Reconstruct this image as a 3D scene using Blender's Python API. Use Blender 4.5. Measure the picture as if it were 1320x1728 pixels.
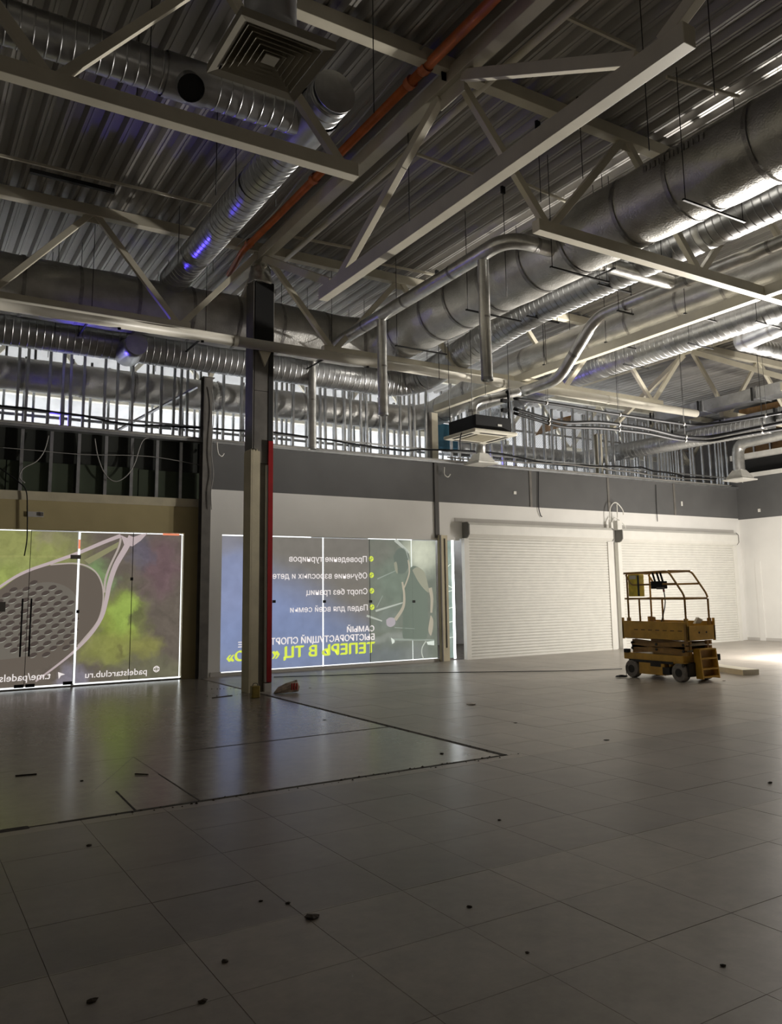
import bpy, math, random
from mathutils import Vector, Matrix
import numpy as np
random.seed(7)
scene = bpy.context.scene
for o in list(bpy.data.objects): bpy.data.objects.remove(o)
COL = scene.collection
# ------------------------------------------------------------------ camera
FPX, PPX, PPY, HC = 1364.76, 675.93, 807.14, 1.65
YAW, PITCH, ROLL = math.radians(32.0), math.radians(8.09), math.radians(-0.88)
_fw = np.array([math.sin(YAW)*math.cos(PITCH), math.cos(YAW)*math.cos(PITCH), math.sin(PITCH)])
_r0 = np.array([math.cos(YAW), -math.sin(YAW), 0.0]); _u0 = np.cross(_r0, _fw)
_r = _r0*math.cos(ROLL)+_u0*math.sin(ROLL); _u = -_r0*math.sin(ROLL)+_u0*math.cos(ROLL)
cd = bpy.data.cameras.new('camera'); cam = bpy.data.objects.new('camera', cd); COL.objects.link(cam)
cam.matrix_world = Matrix(((_r[0], _u[0], -_fw[0], 0), (_r[1], _u[1], -_fw[1], 0), (_r[2], _u[2], -_fw[2], HC), (0, 0, 0, 1)))
cd.sensor_fit = 'VERTICAL'; cd.sensor_height = 36.0; cd.sensor_width = 36.0*1320/1728
cd.lens = FPX/1728*36.0
cd.shift_x = -(PPX-660)/1728; cd.shift_y = (PPY-864)/1728
cd.clip_end = 200
scene.camera = cam
# ------------------------------------------------------------------ world, view, large lights
w = bpy.data.worlds.new('dark_hall'); scene.world = w; w.use_nodes = True
w.node_tree.nodes['Background'].inputs[0].default_value = (0.9, 0.95, 1.0, 1)
w.node_tree.nodes['Background'].inputs[1].default_value = 0.004
scene.view_settings.view_transform = 'Standard'; scene.view_settings.look = 'None'
scene.view_settings.exposure = 0.0; scene.view_settings.gamma = 1.0
scene.view_settings.use_curve_mapping = False

def lamp(name, kind, loc, power, color=(1, 1, 1), size=0.1, target=None, size_y=None, spot=None, blend=0.5):
    d = bpy.data.lights.new(name, kind); d.energy = power; d.color = color
    if kind == 'AREA':
        d.shape = 'RECTANGLE' if size_y else 'SQUARE'; d.size = size
        if size_y: d.size_y = size_y
    else: d.shadow_soft_size = size
    if kind == 'SPOT': d.spot_size = math.radians(spot); d.spot_blend = blend
    o = bpy.data.objects.new(name, d); COL.objects.link(o); o.location = loc
    if target is not None: o.rotation_euler = (Vector(target)-Vector(loc)).to_track_quat('-Z', 'Y').to_euler()
    return o
WARM = (1.0, 0.945, 0.87)
lamp('work_lamp_light', 'POINT', (19.3, 10.8, 2.6), 700, WARM, 0.12)
lamp('work_lamp_uplight', 'SPOT', (17.6, 10.6, 2.75), 6600, WARM, 0.12, target=(10.5, 9.8, 8.2), spot=108, blend=0.75)
lamp('floor_lamp_light', 'POINT', (18.2, 11.4, 0.8), 420, WARM, 0.12)
lamp('rear_fill_light', 'POINT', (3.0, -3.5, 3.2), 26, (1.0, 0.88, 0.70), 0.25)  # dim warm fill added behind the camera, not a fixture of the hall
for i, x in enumerate((0.5, 6.5, 12.5, 18.5)):
    lamp('corridor_lamp_light', 'AREA', (x, 19.3, 4.6), 150, (0.93, 0.96, 1.0), 5.0, target=(x, 21.0, 6.3), size_y=0.3)
lamp('violet_strip_light', 'SPOT', (2.4, 16.95, 5.02), 170, (0.10, 0.06, 1.0), 0.05, target=(5.0, 12.5, 6.9), spot=75, blend=0.6)
lamp('violet_strip_light', 'SPOT', (13.0, 16.95, 5.02), 60, (0.2, 0.14, 1.0), 0.05, target=(17, 13, 6.2), spot=80)

# ------------------------------------------------------------------ pixel helpers (direction only; the plane gives the distance)
CAM = np.array([0, 0, HC])
def ray(x, y): return _fw+_r*(x-PPX)/FPX-_u*(y-PPY)/FPX
def at(x, y, axis, v):
    d = ray(x, y); t = (v-CAM[axis])/d[axis]; return Vector(CAM+d*t)
def onX(x, y, v): return at(x, y, 0, v)
def onY(x, y, v): return at(x, y, 1, v)
def onZ(x, y, v=0.0): return at(x, y, 2, v)
def pr(p):
    d = np.array(p, float)-CAM; wz = d@_fw
    return PPX+FPX*(d@_r)/wz, PPY-FPX*(d@_u)/wz, wz

# ------------------------------------------------------------------ materials
MATS = {}
def mat(name, col, rough=0.5, metal=0.0, nscale=3.0, namt=0.12, bscale=0, bstr=0.0, spec=0.5, stretch=None, emit=None, rvar=0.0):
    m = bpy.data.materials.new(name); m.use_nodes = True; nt = m.node_tree; N = nt.nodes; L = nt.links
    b = N['Principled BSDF']; b.inputs['Roughness'].default_value = rough; b.inputs['Metallic'].default_value = metal
    b.inputs['Specular IOR Level'].default_value = spec
    geo = N.new('ShaderNodeNewGeometry'); mp = N.new('ShaderNodeMapping'); L.new(geo.outputs['Position'], mp.inputs['Vector'])
    if stretch: mp.inputs['Scale'].default_value = stretch
    ns = N.new('ShaderNodeTexNoise'); ns.inputs['Scale'].default_value = nscale; ns.inputs['Detail'].default_value = 5
    L.new(mp.outputs['Vector'], ns.inputs['Vector'])
    mx = N.new('ShaderNodeMix'); mx.data_type = 'RGBA'
    c = Vector(col)
    mx.inputs[6].default_value = (*(c*(1-namt)), 1); mx.inputs[7].default_value = (*[min(1, v) for v in c*(1+namt)], 1)
    mr = N.new('ShaderNodeMapRange'); mr.inputs[1].default_value = 0.3; mr.inputs[2].default_value = 0.7
    L.new(ns.outputs['Fac'], mr.inputs[0]); L.new(mr.outputs[0], mx.inputs[0]); L.new(mx.outputs[2], b.inputs['Base Color'])
    if rvar:
        r2 = N.new('ShaderNodeMapRange'); r2.inputs[3].default_value = rough-rvar; r2.inputs[4].default_value = rough+rvar
        L.new(mr.outputs[0], r2.inputs[0]); L.new(r2.outputs[0], b.inputs['Roughness'])
    if bstr:
        n2 = N.new('ShaderNodeTexNoise'); n2.inputs['Scale'].default_value = bscale; n2.inputs['Detail'].default_value = 3
        L.new(mp.outputs['Vector'], n2.inputs['Vector'])
        bp = N.new('ShaderNodeBump'); bp.inputs['Strength'].default_value = bstr; bp.inputs['Distance'].default_value = 0.02
        L.new(n2.outputs['Fac'], bp.inputs['Height']); L.new(bp.outputs['Normal'], b.inputs['Normal'])
    if emit:
        b.inputs['Emission Color'].default_value = (*emit[0], 1); b.inputs['Emission Strength'].default_value = emit[1]
    MATS[name] = m
    return m
def srgb(r, g, b):
    f = lambda v: (v/255/12.92 if v <= 10 else ((v/255+0.055)/1.055)**2.4)
    return (f(r), f(g), f(b))
mat('cream_steel', (0.66, 0.62, 0.50), 0.45, 0, 2.5, 0.08)
mat('white_pipe', (0.72, 0.69, 0.60), 0.4, 0, 3, 0.06)
mat('galv', (0.50, 0.51, 0.52), 0.34, 0.97, 6, 0.14, rvar=0.06)
mat('galv_dull', (0.5, 0.51, 0.52), 0.42, 0.9, 6, 0.15)
mat('foil', (0.60, 0.595, 0.57), 0.42, 0.78, 4, 0.14, 34, 0.30, rvar=0.08)
mat('foil_pipe', (0.64, 0.64, 0.62), 0.33, 0.85, 8, 0.14, 40, 0.11, rvar=0.05)
mat('foil_tape', (0.36, 0.35, 0.34), 0.35, 0.85, 10, 0.25, 60, 0.3)
mat('deck', (0.40, 0.385, 0.36), 0.48, 0.35, 2.0, 0.2, stretch=(1, 0.25, 1), rvar=0.08)
mat('black_steel', (0.012, 0.012, 0.012), 0.5, 0.2)
mat('black_rubber', (0.007, 0.007, 0.008), 0.6, spec=0.25)
mat('diffuser_beige', (0.34, 0.315, 0.25), 0.5)
mat('orange_pipe', (0.62, 0.15, 0.035), 0.38, 0, 4, 0.2)
mat('red_paint', (0.36, 0.008, 0.012), 0.42, 0, 5, 0.15)
mat('col_grey', (0.16, 0.15, 0.135), 0.6, 0, 4, 0.2)
mat('col_black', (0.010, 0.010, 0.010), 0.7)
mat('gypsum_cream', (0.62, 0.56, 0.40), 0.75, 0, 3, 0.1, 40, 0.08)
mat('wall_cream', (0.50, 0.42, 0.22), 0.8, 0, 2, 0.06)
mat('wall_white', (0.80, 0.79, 0.76), 0.75, 0, 1.5, 0.03)
mat('wall_greywhite', (0.55, 0.53, 0.50), 0.75, 0, 1.5, 0.04)
mat('band_grey', (0.115, 0.115, 0.115), 0.7, 0, 1.5, 0.08)
mat('green_board', (0.045, 0.06, 0.035), 0.8, 0, 2, 0.12)
mat('dark_board', (0.022, 0.025, 0.02), 0.85, 0, 2, 0.12)
mat('hall_dark', (0.16, 0.15, 0.14), 0.8)
mat('corridor_white', (0.82, 0.82, 0.82), 0.8, 0, 3, 0.1)
mat('shutter_white', (0.72, 0.71, 0.66), 0.42, 0, 4, 0.04)
mat('shutter_box', (0.76, 0.75, 0.70), 0.4, 0, 4, 0.03)
mat('shutter_end', (0.20, 0.195, 0.18), 0.5)
mat('yellow_paint', (0.62, 0.36, 0.05), 0.45, 0, 5, 0.18, 20, 0.05)
mat('yellow_bright', (0.80, 0.62, 0.04), 0.4, 0, 8, 0.25)
mat('rail_brown', (0.36, 0.20, 0.045), 0.4, 0.1, 8, 0.2)
mat('tyre', (0.23, 0.21, 0.19), 0.8, 0, 12, 0.3, 30, 0.2)
mat('dark_machine', (0.03, 0.026, 0.02), 0.6, 0.2, 8, 0.3)
mat('paper', (0.7, 0.67, 0.62), 0.8)
mat('bag_paper', (0.42, 0.34, 0.27), 0.8, 0, 12, 0.35, 30, 0.3)
mat('bag_red', (0.40, 0.04, 0.03), 0.8)
mat('olive_tin', (0.26, 0.19, 0.03), 0.5, 0, 10, 0.3)
mat('dirt', (0.045, 0.032, 0.02), 0.9, 0, 15, 0.4, 60, 0.5)
mat('grout', (0.17, 0.15, 0.13), 0.9, 0, 6, 0.4)
mat('groove', (0.05, 0.042, 0.032), 0.9, 0, 12, 0.4)
mat('plastic_white', (0.78, 0.77, 0.72), 0.45)
mat('cream_panel', (0.74, 0.70, 0.58), 0.5)
mat('grille', (0.30, 0.27, 0.19), 0.5)
mat('teal_panel', (0.02, 0.12, 0.19), 0.5)
mat('plywood', (0.42, 0.24, 0.10), 0.7, 0, 6, 0.2)
mat('glow_white', (0.8, 0.8, 0.8), 0.5, emit=((0.95, 0.98, 1.0), 1.7))
mat('glow_strong', (0.8, 0.8, 0.8), 0.5, emit=((0.95, 0.98, 1.0), 6.0))
mat('glow_orange', (0.8, 0.3, 0.2), 0.5, emit=((1.0, 0.30, 0.16), 0.9))
mat('glow_soft', (0.8, 0.8, 0.8), 0.5, emit=((0.9, 0.95, 0.92), 0.9))
mat('exit_green', (0.02, 0.35, 0.18), 0.4)
mat('chrome', (0.8, 0.8, 0.8), 0.15, 1.0)
mat('handle_dark', (0.03, 0.03, 0.03), 0.3, 0.8)
mat('cable_grey', (0.32, 0.31, 0.29), 0.6)
mat('ink_dark', (0.09, 0.085, 0.08), 0.6)

def glass_mat():
    m = bpy.data.materials.new('glass_pane'); m.use_nodes = True; nt = m.node_tree; N = nt.nodes; L = nt.links
    N.remove(N['Principled BSDF'])
    t = N.new('ShaderNodeBsdfTransparent'); t.inputs[0].default_value = (0.97, 0.985, 0.975, 1)
    g = N.new('ShaderNodeBsdfGlossy'); g.inputs['Roughness'].default_value = 0.05
    fr = N.new('ShaderNodeFresnel'); fr.inputs[0].default_value = 1.2
    mx = N.new('ShaderNodeMixShader'); L.new(fr.outputs[0], mx.inputs[0]); L.new(t.outputs[0], mx.inputs[1]); L.new(g.outputs[0], mx.inputs[2])
    L.new(mx.outputs[0], N['Material Output'].inputs[0]); MATS['glass_pane'] = m
glass_mat()
def print_mat(name, col, strength=1.0):
    """flat backlit print ink"""
    m = bpy.data.materials.new(name); m.use_nodes = True; nt = m.node_tree; N = nt.nodes
    b = N['Principled BSDF']; b.inputs['Base Color'].default_value = (*[c*0.5 for c in col], 1); b.inputs['Roughness'].default_value = 0.5
    b.inputs['Specular IOR Level'].default_value = 0.2
    b.inputs['Emission Color'].default_value = (*col, 1); b.inputs['Emission Strength'].default_value = strength
    MATS[name] = m
    return m
def floor_mat():
    m = bpy.data.materials.new('floor_tile'); m.use_nodes = True; nt = m.node_tree; N = nt.nodes; L = nt.links
    b = N['Principled BSDF']; geo = N.new('ShaderNodeNewGeometry')
    # per-tile tint from the tile's cell
    sep = N.new('ShaderNodeSeparateXYZ'); L.new(geo.outputs['Position'], sep.inputs[0])
    mp = N.new('ShaderNodeMapping'); mp.inputs['Location'].default_value = (-(2.53 % TP)/TP, -(2.26 % TP)/TP, 0)
    mp.inputs['Scale'].default_value = (1/TP, 1/TP, 0); L.new(geo.outputs['Position'], mp.inputs['Vector'])
    fl = N.new('ShaderNodeVectorMath'); fl.operation = 'FLOOR'; L.new(mp.outputs[0], fl.inputs[0])
    wn = N.new('ShaderNodeTexWhiteNoise'); L.new(fl.outputs[0], wn.inputs['Vector'])
    n1 = N.new('ShaderNodeTexNoise'); n1.inputs['Scale'].default_value = 0.9; n1.inputs['Detail'].default_value = 6; n1.inputs['Roughness'].default_value = 0.65
    L.new(geo.outputs['Position'], n1.inputs['Vector'])
    n2 = N.new('ShaderNodeTexNoise'); n2.inputs['Scale'].default_value = 7; n2.inputs['Detail'].default_value = 6; n2.inputs['Roughness'].default_value = 0.7
    L.new(geo.outputs['Position'], n2.inputs['Vector'])
    # tile rows of a darker batch
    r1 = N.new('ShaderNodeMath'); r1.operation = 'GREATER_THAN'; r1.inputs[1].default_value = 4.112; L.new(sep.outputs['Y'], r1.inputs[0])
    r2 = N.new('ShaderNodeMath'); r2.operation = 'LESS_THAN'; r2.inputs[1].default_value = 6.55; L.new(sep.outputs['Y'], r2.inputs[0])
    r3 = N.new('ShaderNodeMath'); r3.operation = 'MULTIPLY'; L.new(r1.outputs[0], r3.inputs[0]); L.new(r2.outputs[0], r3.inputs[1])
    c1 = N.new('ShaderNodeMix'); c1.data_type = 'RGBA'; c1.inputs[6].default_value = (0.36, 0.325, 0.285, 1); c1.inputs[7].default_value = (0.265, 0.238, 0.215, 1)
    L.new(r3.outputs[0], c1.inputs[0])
    m1 = N.new('ShaderNodeMapRange'); m1.inputs[1].default_value = 0.25; m1.inputs[2].default_value = 0.75; m1.inputs[3].default_value = 0.74; m1.inputs[4].default_value = 1.22
    L.new(n1.outputs[0], m1.inputs[0])
    m2 = N.new('ShaderNodeMapRange'); m2.inputs[1].default_value = 0.3; m2.inputs[2].default_value = 0.75; m2.inputs[3].default_value = 0.84; m2.inputs[4].default_value = 1.16
    L.new(n2.outputs[0], m2.inputs[0])
    m3 = N.new('ShaderNodeMapRange'); m3.inputs[3].default_value = 0.965; m3.inputs[4].default_value = 1.035; L.new(wn.outputs['Value'], m3.inputs[0])
    a = N.new('ShaderNodeMath'); a.operation = 'MULTIPLY'; L.new(m1.outputs[0], a.inputs[0]); L.new(m2.outputs[0], a.inputs[1])
    a2 = N.new('ShaderNodeMath'); a2.operation = 'MULTIPLY'; L.new(a.outputs[0], a2.inputs[0]); L.new(m3.outputs[0], a2.inputs[1])
    sc = N.new('ShaderNodeVectorMath'); sc.operation = 'SCALE'; L.new(c1.outputs[2], sc.inputs[0]); L.new(a2.outputs[0], sc.inputs['Scale'])
    L.new(sc.outputs[0], b.inputs['Base Color'])
    rr = N.new('ShaderNodeMapRange'); rr.inputs[1].default_value = 0.3; rr.inputs[2].default_value = 0.7; rr.inputs[3].default_value = 0.285; rr.inputs[4].default_value = 0.40
    L.new(n2.outputs[0], rr.inputs[0]); L.new(rr.outputs[0], b.inputs['Roughness'])
    bp = N.new('ShaderNodeBump'); bp.inputs['Strength'].default_value = 0.045; bp.inputs['Distance'].default_value = 0.01
    L.new(n2.outputs[0], bp.inputs['Height']); L.new(bp.outputs[0], b.inputs['Normal'])
    MATS['floor_tile'] = m
    s = m.copy(); s.name = 'floor_slab'; MATS['floor_slab'] = s
    for n in s.node_tree.nodes:
        if n.type == 'MIX' : n.inputs[6].default_value = (0.24, 0.212, 0.182, 1); n.inputs[7].default_value = (0.24, 0.212, 0.182, 1)
        if n.type == 'BUMP': n.inputs['Strength'].default_value = 0.02
        if n.type == 'MAP_RANGE' and abs(n.inputs[3].default_value-0.285) < 1e-4: n.inputs[3].default_value = 0.19; n.inputs[4].default_value = 0.24
        if n.type == 'MAP_RANGE' and abs(n.inputs[3].default_value-0.965) < 1e-4: n.inputs[3].default_value = 1; n.inputs[4].default_value = 1
TP = 0.6133
floor_mat()

# ------------------------------------------------------------------ mesh builder
class MB:
    def __init__(s): s.v = []; s.f = []; s.smooth = False
    def add(s, vs, fs):
        k = len(s.v); s.v += [tuple(x) for x in vs]; s.f += [tuple(i+k for i in f) for f in fs]; return s
    def box(s, lo, hi):
        x0, y0, z0 = lo; x1, y1, z1 = hi
        return s.add([(x0, y0, z0), (x1, y0, z0), (x1, y1, z0), (x0, y1, z0), (x0, y0, z1), (x1, y0, z1), (x1, y1, z1), (x0, y1, z1)],
                     [(3, 2, 1, 0), (4, 5, 6, 7), (0, 1, 5, 4), (1, 2, 6, 5), (2, 3, 7, 6), (3, 0, 4, 7)])
    def beam(s, p, q, w, h, up=(0, 0, 1)):
        p = Vector(p); q = Vector(q); d = (q-p).normalized(); up = Vector(up)
        if abs(d.dot(up)) > 0.98: up = Vector((0, 1, 0))
        a = d.cross(up).normalized(); b = a.cross(d).normalized()
        vs = [c+a*sx*w/2+b*sy*h/2 for c in (p, q) for sx, sy in ((-1, -1), (1, -1), (1, 1), (-1, 1))]
        return s.add(vs, [(0, 1, 2, 3), (7, 6, 5, 4), (0, 4, 5, 1), (1, 5, 6, 2), (2, 6, 7, 3), (3, 7, 4, 0)])
    def tube(s, path, r, n=12, cap=True, rfun=None):
        path = [Vector(p) for p in path]; s.smooth = True
        t0 = (path[1]-path[0]).normalized(); up = Vector((0, 0, 1)) if abs(t0.z) < 0.95 else Vector((1, 0, 0))
        a = t0.cross(up).normalized(); k = len(s.v); m = len(path)
        for i, p in enumerate(path):
            t = ((path[min(i+1, m-1)]-p).normalized()+(p-path[max(i-1, 0)]).normalized())
            t = t.normalized() if t.length > 1e-6 else t0
            a = (a-t*a.dot(t)).normalized(); b = t.cross(a)
            for j in range(n):
                th = 2*math.pi*j/n; rr = r if rfun is None else rfun(i, th)
                s.v.append(tuple(p+(a*math.cos(th)+b*math.sin(th))*rr))
        for i in range(m-1):
            for j in range(n):
                s.f.append((k+i*n+j, k+i*n+(j+1) % n, k+(i+1)*n+(j+1) % n, k+(i+1)*n+j))
        if cap:
            s.f.append(tuple(k+j for j in range(n))[::-1]); s.f.append(tuple(k+(m-1)*n+j for j in range(n)))
        return s
    def poly(s, pts): return s.add(pts, [tuple(range(len(pts)))])
    def prism(s, pts, dv):
        n = len(pts); dv = Vector(dv); pts = [Vector(p) for p in pts]
        return s.add(pts+[p+dv for p in pts], [tuple(range(n))[::-1], tuple(range(n, 2*n))]+[(i, (i+1) % n, n+(i+1) % n, n+i) for i in range(n)])
    def build(s, name, m, parent=None, bevel=0):
        v = np.array(s.v, float); c = (v.min(0)+v.max(0))/2; c[2] = v[:, 2].min()
        me = bpy.data.meshes.new(name); me.from_pydata([tuple(x) for x in v-c], [], s.f)
        me.materials.append(MATS[m] if isinstance(m, str) else m)
        if s.smooth:
            me.polygons.foreach_set('use_smooth', [len(f) <= 4 for f in s.f])
        me.update()
        o = bpy.data.objects.new(name, me); COL.objects.link(o); o.location = c
        if bevel:
            md = o.modifiers.new('bevel', 'BEVEL'); md.width = bevel; md.segments = 2; md.limit_method = 'ANGLE'
        setpar(o, parent)
        return o
WORLDLOC = {}
def setpar(o, parent):
    WORLDLOC[o.name] = o.location.copy()
    if parent is not None:
        o.parent = parent; o.matrix_parent_inverse = Matrix.Translation(-WORLDLOC[parent.name])
def inst(src, loc, parent=None, name=None, rotz=0, scale=None):
    o = src.copy(); COL.objects.link(o); o.parent = None; o.matrix_parent_inverse = Matrix.Identity(4); o.location = loc
    if name: o.name = name
    if rotz: o.rotation_euler[2] = rotz
    if scale: o.scale = scale
    setpar(o, parent)
    return o
def tag(o, label, cat, group=None):
    o['label'] = label; o['category'] = cat
    if group: o['group'] = group
    return o
def thing(name, loc, label, cat, group=None):
    o = bpy.data.objects.new(name, None); COL.objects.link(o); o.location = loc; o.empty_display_size = 0.1
    WORLDLOC[o.name] = Vector(loc)
    return tag(o, label, cat, group)
def struct(name, loc=(0, 0, 0), label=None):
    o = bpy.data.objects.new(name, None); COL.objects.link(o); o.location = loc; WORLDLOC[o.name] = Vector(loc); o['kind'] = 'structure'
    if label: o['label'] = label
    return o
def B(lo, hi): return MB().box(lo, hi)
def fillet(pts, rad, seg=8):
    pts = [Vector(p) for p in pts]; out = [pts[0]]
    for i in range(1, len(pts)-1):
        a, b, c = pts[i-1], pts[i], pts[i+1]
        ra = min(rad, (a-b).length*0.49); rc = min(rad, (c-b).length*0.49)
        p = b+(a-b).normalized()*ra; q = b+(c-b).normalized()*rc
        for k in range(seg+1):
            t = k/seg; out.append(p*(1-t)**2+b*2*t*(1-t)+q*t*t)
    out.append(pts[-1]); return out
def resample(path, step):
    out = [path[0]]; acc = 0
    for a, b in zip(path, path[1:]):
        L = (b-a).length
        if L < 1e-6: continue
        n = max(1, int(round(L/step)))
        for k in range(1, n+1): out.append(a+(b-a)*k/n)
    return out
# ================================================================== FLOOR
YF = 16.6            # facade plane
XR = 23.4            # right wall plane
floor = struct('floor', (8, 6, -0.01), 'dusty grey-beige tiled floor of the empty hall')
sub = B((-7.2, -5, -0.3), (27, 23, -0.004)).build('screed', 'grout', floor)
GX, GY = 5.40, 6.72  # edge of the bare slab area
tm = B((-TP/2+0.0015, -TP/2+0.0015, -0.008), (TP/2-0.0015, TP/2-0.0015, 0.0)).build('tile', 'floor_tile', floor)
bpy.data.objects.remove(tm); tmesh = bpy.data.meshes['tile']
cells = []
for i in range(-16, 36):
    for j in range(-12, 24):
        x0 = 2.53+i*TP; y0 = 2.26+j*TP; cells.append((x0, y0))
rest = MB(); cand = []
for x0, y0 in cells:
    x1, y1 = x0+TP, y0+TP
    if x0 < -7.2 or x1 > XR or y0 < -5: continue
    if y1 > YF: y1 = YF
    if y1-y0 < 0.02: continue
    if x1 <= GX+0.03 and y0 >= GY-0.01: continue
    cutx = max(x0, GX+0.03) if (y1 > GY+0.02 and x0 < GX+0.03) else x0
    whole = cutx == x0 and y1-y0 > TP-1e-4
    if y1 > GY-0.02 and y0 < GY-0.02 and x0 < GX:
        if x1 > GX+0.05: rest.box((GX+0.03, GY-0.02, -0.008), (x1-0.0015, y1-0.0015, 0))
        y1 = GY-0.02; whole = False; cutx = x0
    u, v, dz = pr(((x0+x1)/2, (y0+y1)/2, 0)) if (y0+x0*0.6) > 0.8 else (-1e4, 0, 1)
    if whole and dz > 0.5 and -40 < u < 1360 and 900 < v < 1790: cand.append((dz, x0, y0))
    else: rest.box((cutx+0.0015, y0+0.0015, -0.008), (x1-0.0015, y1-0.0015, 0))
cand.sort()
for k, (dz, x0, y0) in enumerate(cand):
    if k < 300:
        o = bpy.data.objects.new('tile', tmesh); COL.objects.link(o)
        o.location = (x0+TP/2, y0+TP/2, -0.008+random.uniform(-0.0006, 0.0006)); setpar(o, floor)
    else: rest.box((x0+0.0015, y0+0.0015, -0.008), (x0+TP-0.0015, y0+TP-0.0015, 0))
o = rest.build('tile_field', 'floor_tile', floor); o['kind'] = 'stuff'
# bare slabs left of the groove, split by cut joints
def slab(pts): return MB().prism([(x, y, -0.008) for x, y in pts], (0, 0, 0.008)).build('slab', 'floor_slab', floor)
A_ = [onZ(*q) for q in ((196, 1335), (228, 1367), (337, 1351), (268, 1306), (222, 1312))]
xa_, xb_ = A_[0].x-0.12, A_[2].x
MB().box((-7.2, GY+0.02, -0.0079), (GX-0.03, YF-0.02, -0.002)).build('mortar_bed', 'floor_slab', floor)
slab([(-7.2, GY+0.012), (xa_-0.02, GY+0.012), (A_[0].x-0.20, A_[0].y+0.05), (A_[4].x-0.12, A_[4].y+0.22), (A_[3].x, 8.93), (-7.2, 8.93)])
slab([(A_[1].x+0.01, GY+0.015), (xb_-0.008, GY+0.015), (A_[3].x-0.01, A_[3].y), (A_[4].x, A_[4].y), (A_[0].x, A_[0].y)])
slab([(xb_+0.008, GY+0.012), (GX-0.025, GY+0.03), (GX-0.025, 8.95), (A_[3].x+0.01, 8.93), (A_[3].x+0.006, A_[3].y)])
slab([(-7.2, 8.934), (2.7, 8.936), (GX-0.025, 8.972), (GX-0.025, 13.3), (-7.2, 13.3)])
slab([(-7.2, 13.303), (GX-0.03, 13.303), (5.0, 14.6), (4.9, 15.6), (5.3, YF-0.02), (-7.2, YF-0.02)])
MB().beam((2.75, 8.933, -0.001), (GX-0.02, 8.962, -0.001), 0.035, 0.004).build('cut_joint', 'groove', floor)
MB().beam((xb_, GY+0.02, -0.001), (A_[3].x, A_[3].y, -0.001), 0.014, 0.004).build('cut_joint', 'groove', floor)
MB().beam((A_[1].x, GY+0.02, -0.001), (A_[0].x, A_[0].y, -0.001), 0.014, 0.004).build('cut_joint', 'groove', floor)
MB().beam((GX, GY, -0.001), (GX, 13.3, -0.001), 0.07, 0.004).build('cut_joint', 'groove', floor)
MB().beam((-7, GY+0.0, -0.0005), (0.95, GY+0.0, -0.0005), 0.085, 0.004).build('cut_joint', 'groove', floor)
MB().beam((1.15, GY-0.002, -0.001), (GX+0.03, GY, -0.001), 0.05, 0.004).build('cut_joint', 'groove', floor)
# dirt ridges along the grooves
for a, b, wd in (((-7, GY-0.01), (0.6, GY-0.01), 0.07), ((1.5, GY-0.03), (5.6, GY-0.02), 0.09), ((GX-0.01, GY), (GX+0.02, 13.2), 0.04), ((4.6, 14.6), (5.4, 14.3), 0.06), ((4.5, 13.45), (5.3, 13.4), 0.05)):
    d = MB(); A = Vector((*a, 0)); Bq = Vector((*b, 0)); n = int((Bq-A).length/0.06)+1; nr = (Bq-A).cross(Vector((0, 0, 1))).normalized()
    for k in range(n):
        t = (k+random.random())/n; c = A+(Bq-A)*t+nr*random.uniform(-wd, wd)*0.6; s_ = random.uniform(0.006, 0.022)*(1+wd*4)
        h = s_*random.uniform(0.25, 0.6)
        d.add([c+Vector((s_*math.cos(q*2.1+k), s_*math.sin(q*2.1+k), -0.006)) for q in range(3)]+[c+Vector((0, 0, h))], [(0, 1, 3), (1, 2, 3), (2, 0, 3)])
    d.build('crumbled_mortar', 'dirt', floor)['kind'] = 'stuff'

# ================================================================== SHELL WALLS
def wallbox(name, lo, hi, m, label=None, parent=None):
    o = B(lo, hi).build(name, m, parent)
    if parent is None:
        o['kind'] = 'structure'
        if label: o['label'] = label
    return o
wallbox('wall_left', (-7.4, -5.2, 0), (-7.2, 23, 8.6), 'hall_dark')
wallbox('wall_rear', (-7.4, -5.4, 0), (27, -5.2, 8.6), 'hall_dark')
wallbox('wall_corridor', (-7.4, 21.6, 0), (27.2, 21.8, 8.6), 'corridor_white', 'bright white wall of the lit passage behind the studs')
wallbox('wall_far_right', (27, -5.2, 0), (27.2, 21.6, 8.6), 'hall_dark')
wr = struct('wall_right', (XR, 10, 0), 'white right-hand wall with a charcoal band on top')
B((XR, -5.2, 0), (XR+0.15, YF+0.2, 3.86)).build('white_panel', 'wall_white', wr)
B((XR-0.01, -5.2, 3.86), (XR+0.15, YF+0.2, 5.2)).build('grey_band', 'band_grey', wr)
B((XR-0.03, -5.2, 5.2), (XR+0.2, YF+0.2, 5.34)).build('top_rail', 'plastic_white', wr)
B((XR+0.3, -5.2, 5.3), (XR+0.35, YF+0.2, 5.85)).build('dark_void', 'col_black', wr)  # black sheet painting the darkness of the open void above the wall
B((XR+0.1, -5.2, 5.85), (XR+0.4, YF+0.2, 6.02)).build('upper_rail', 'plastic_white', wr)
wallbox('baseboard_right', (XR-0.015, -5.2, 0), (XR, YF-0.05, 0.09), 'wall_greywhite')
p = onX(1268, 956, XR); B((XR-0.02, 15.9, 0.0), (XR, 16.1, 2.5)).build('door_trim', 'wall_white', wr)
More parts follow.
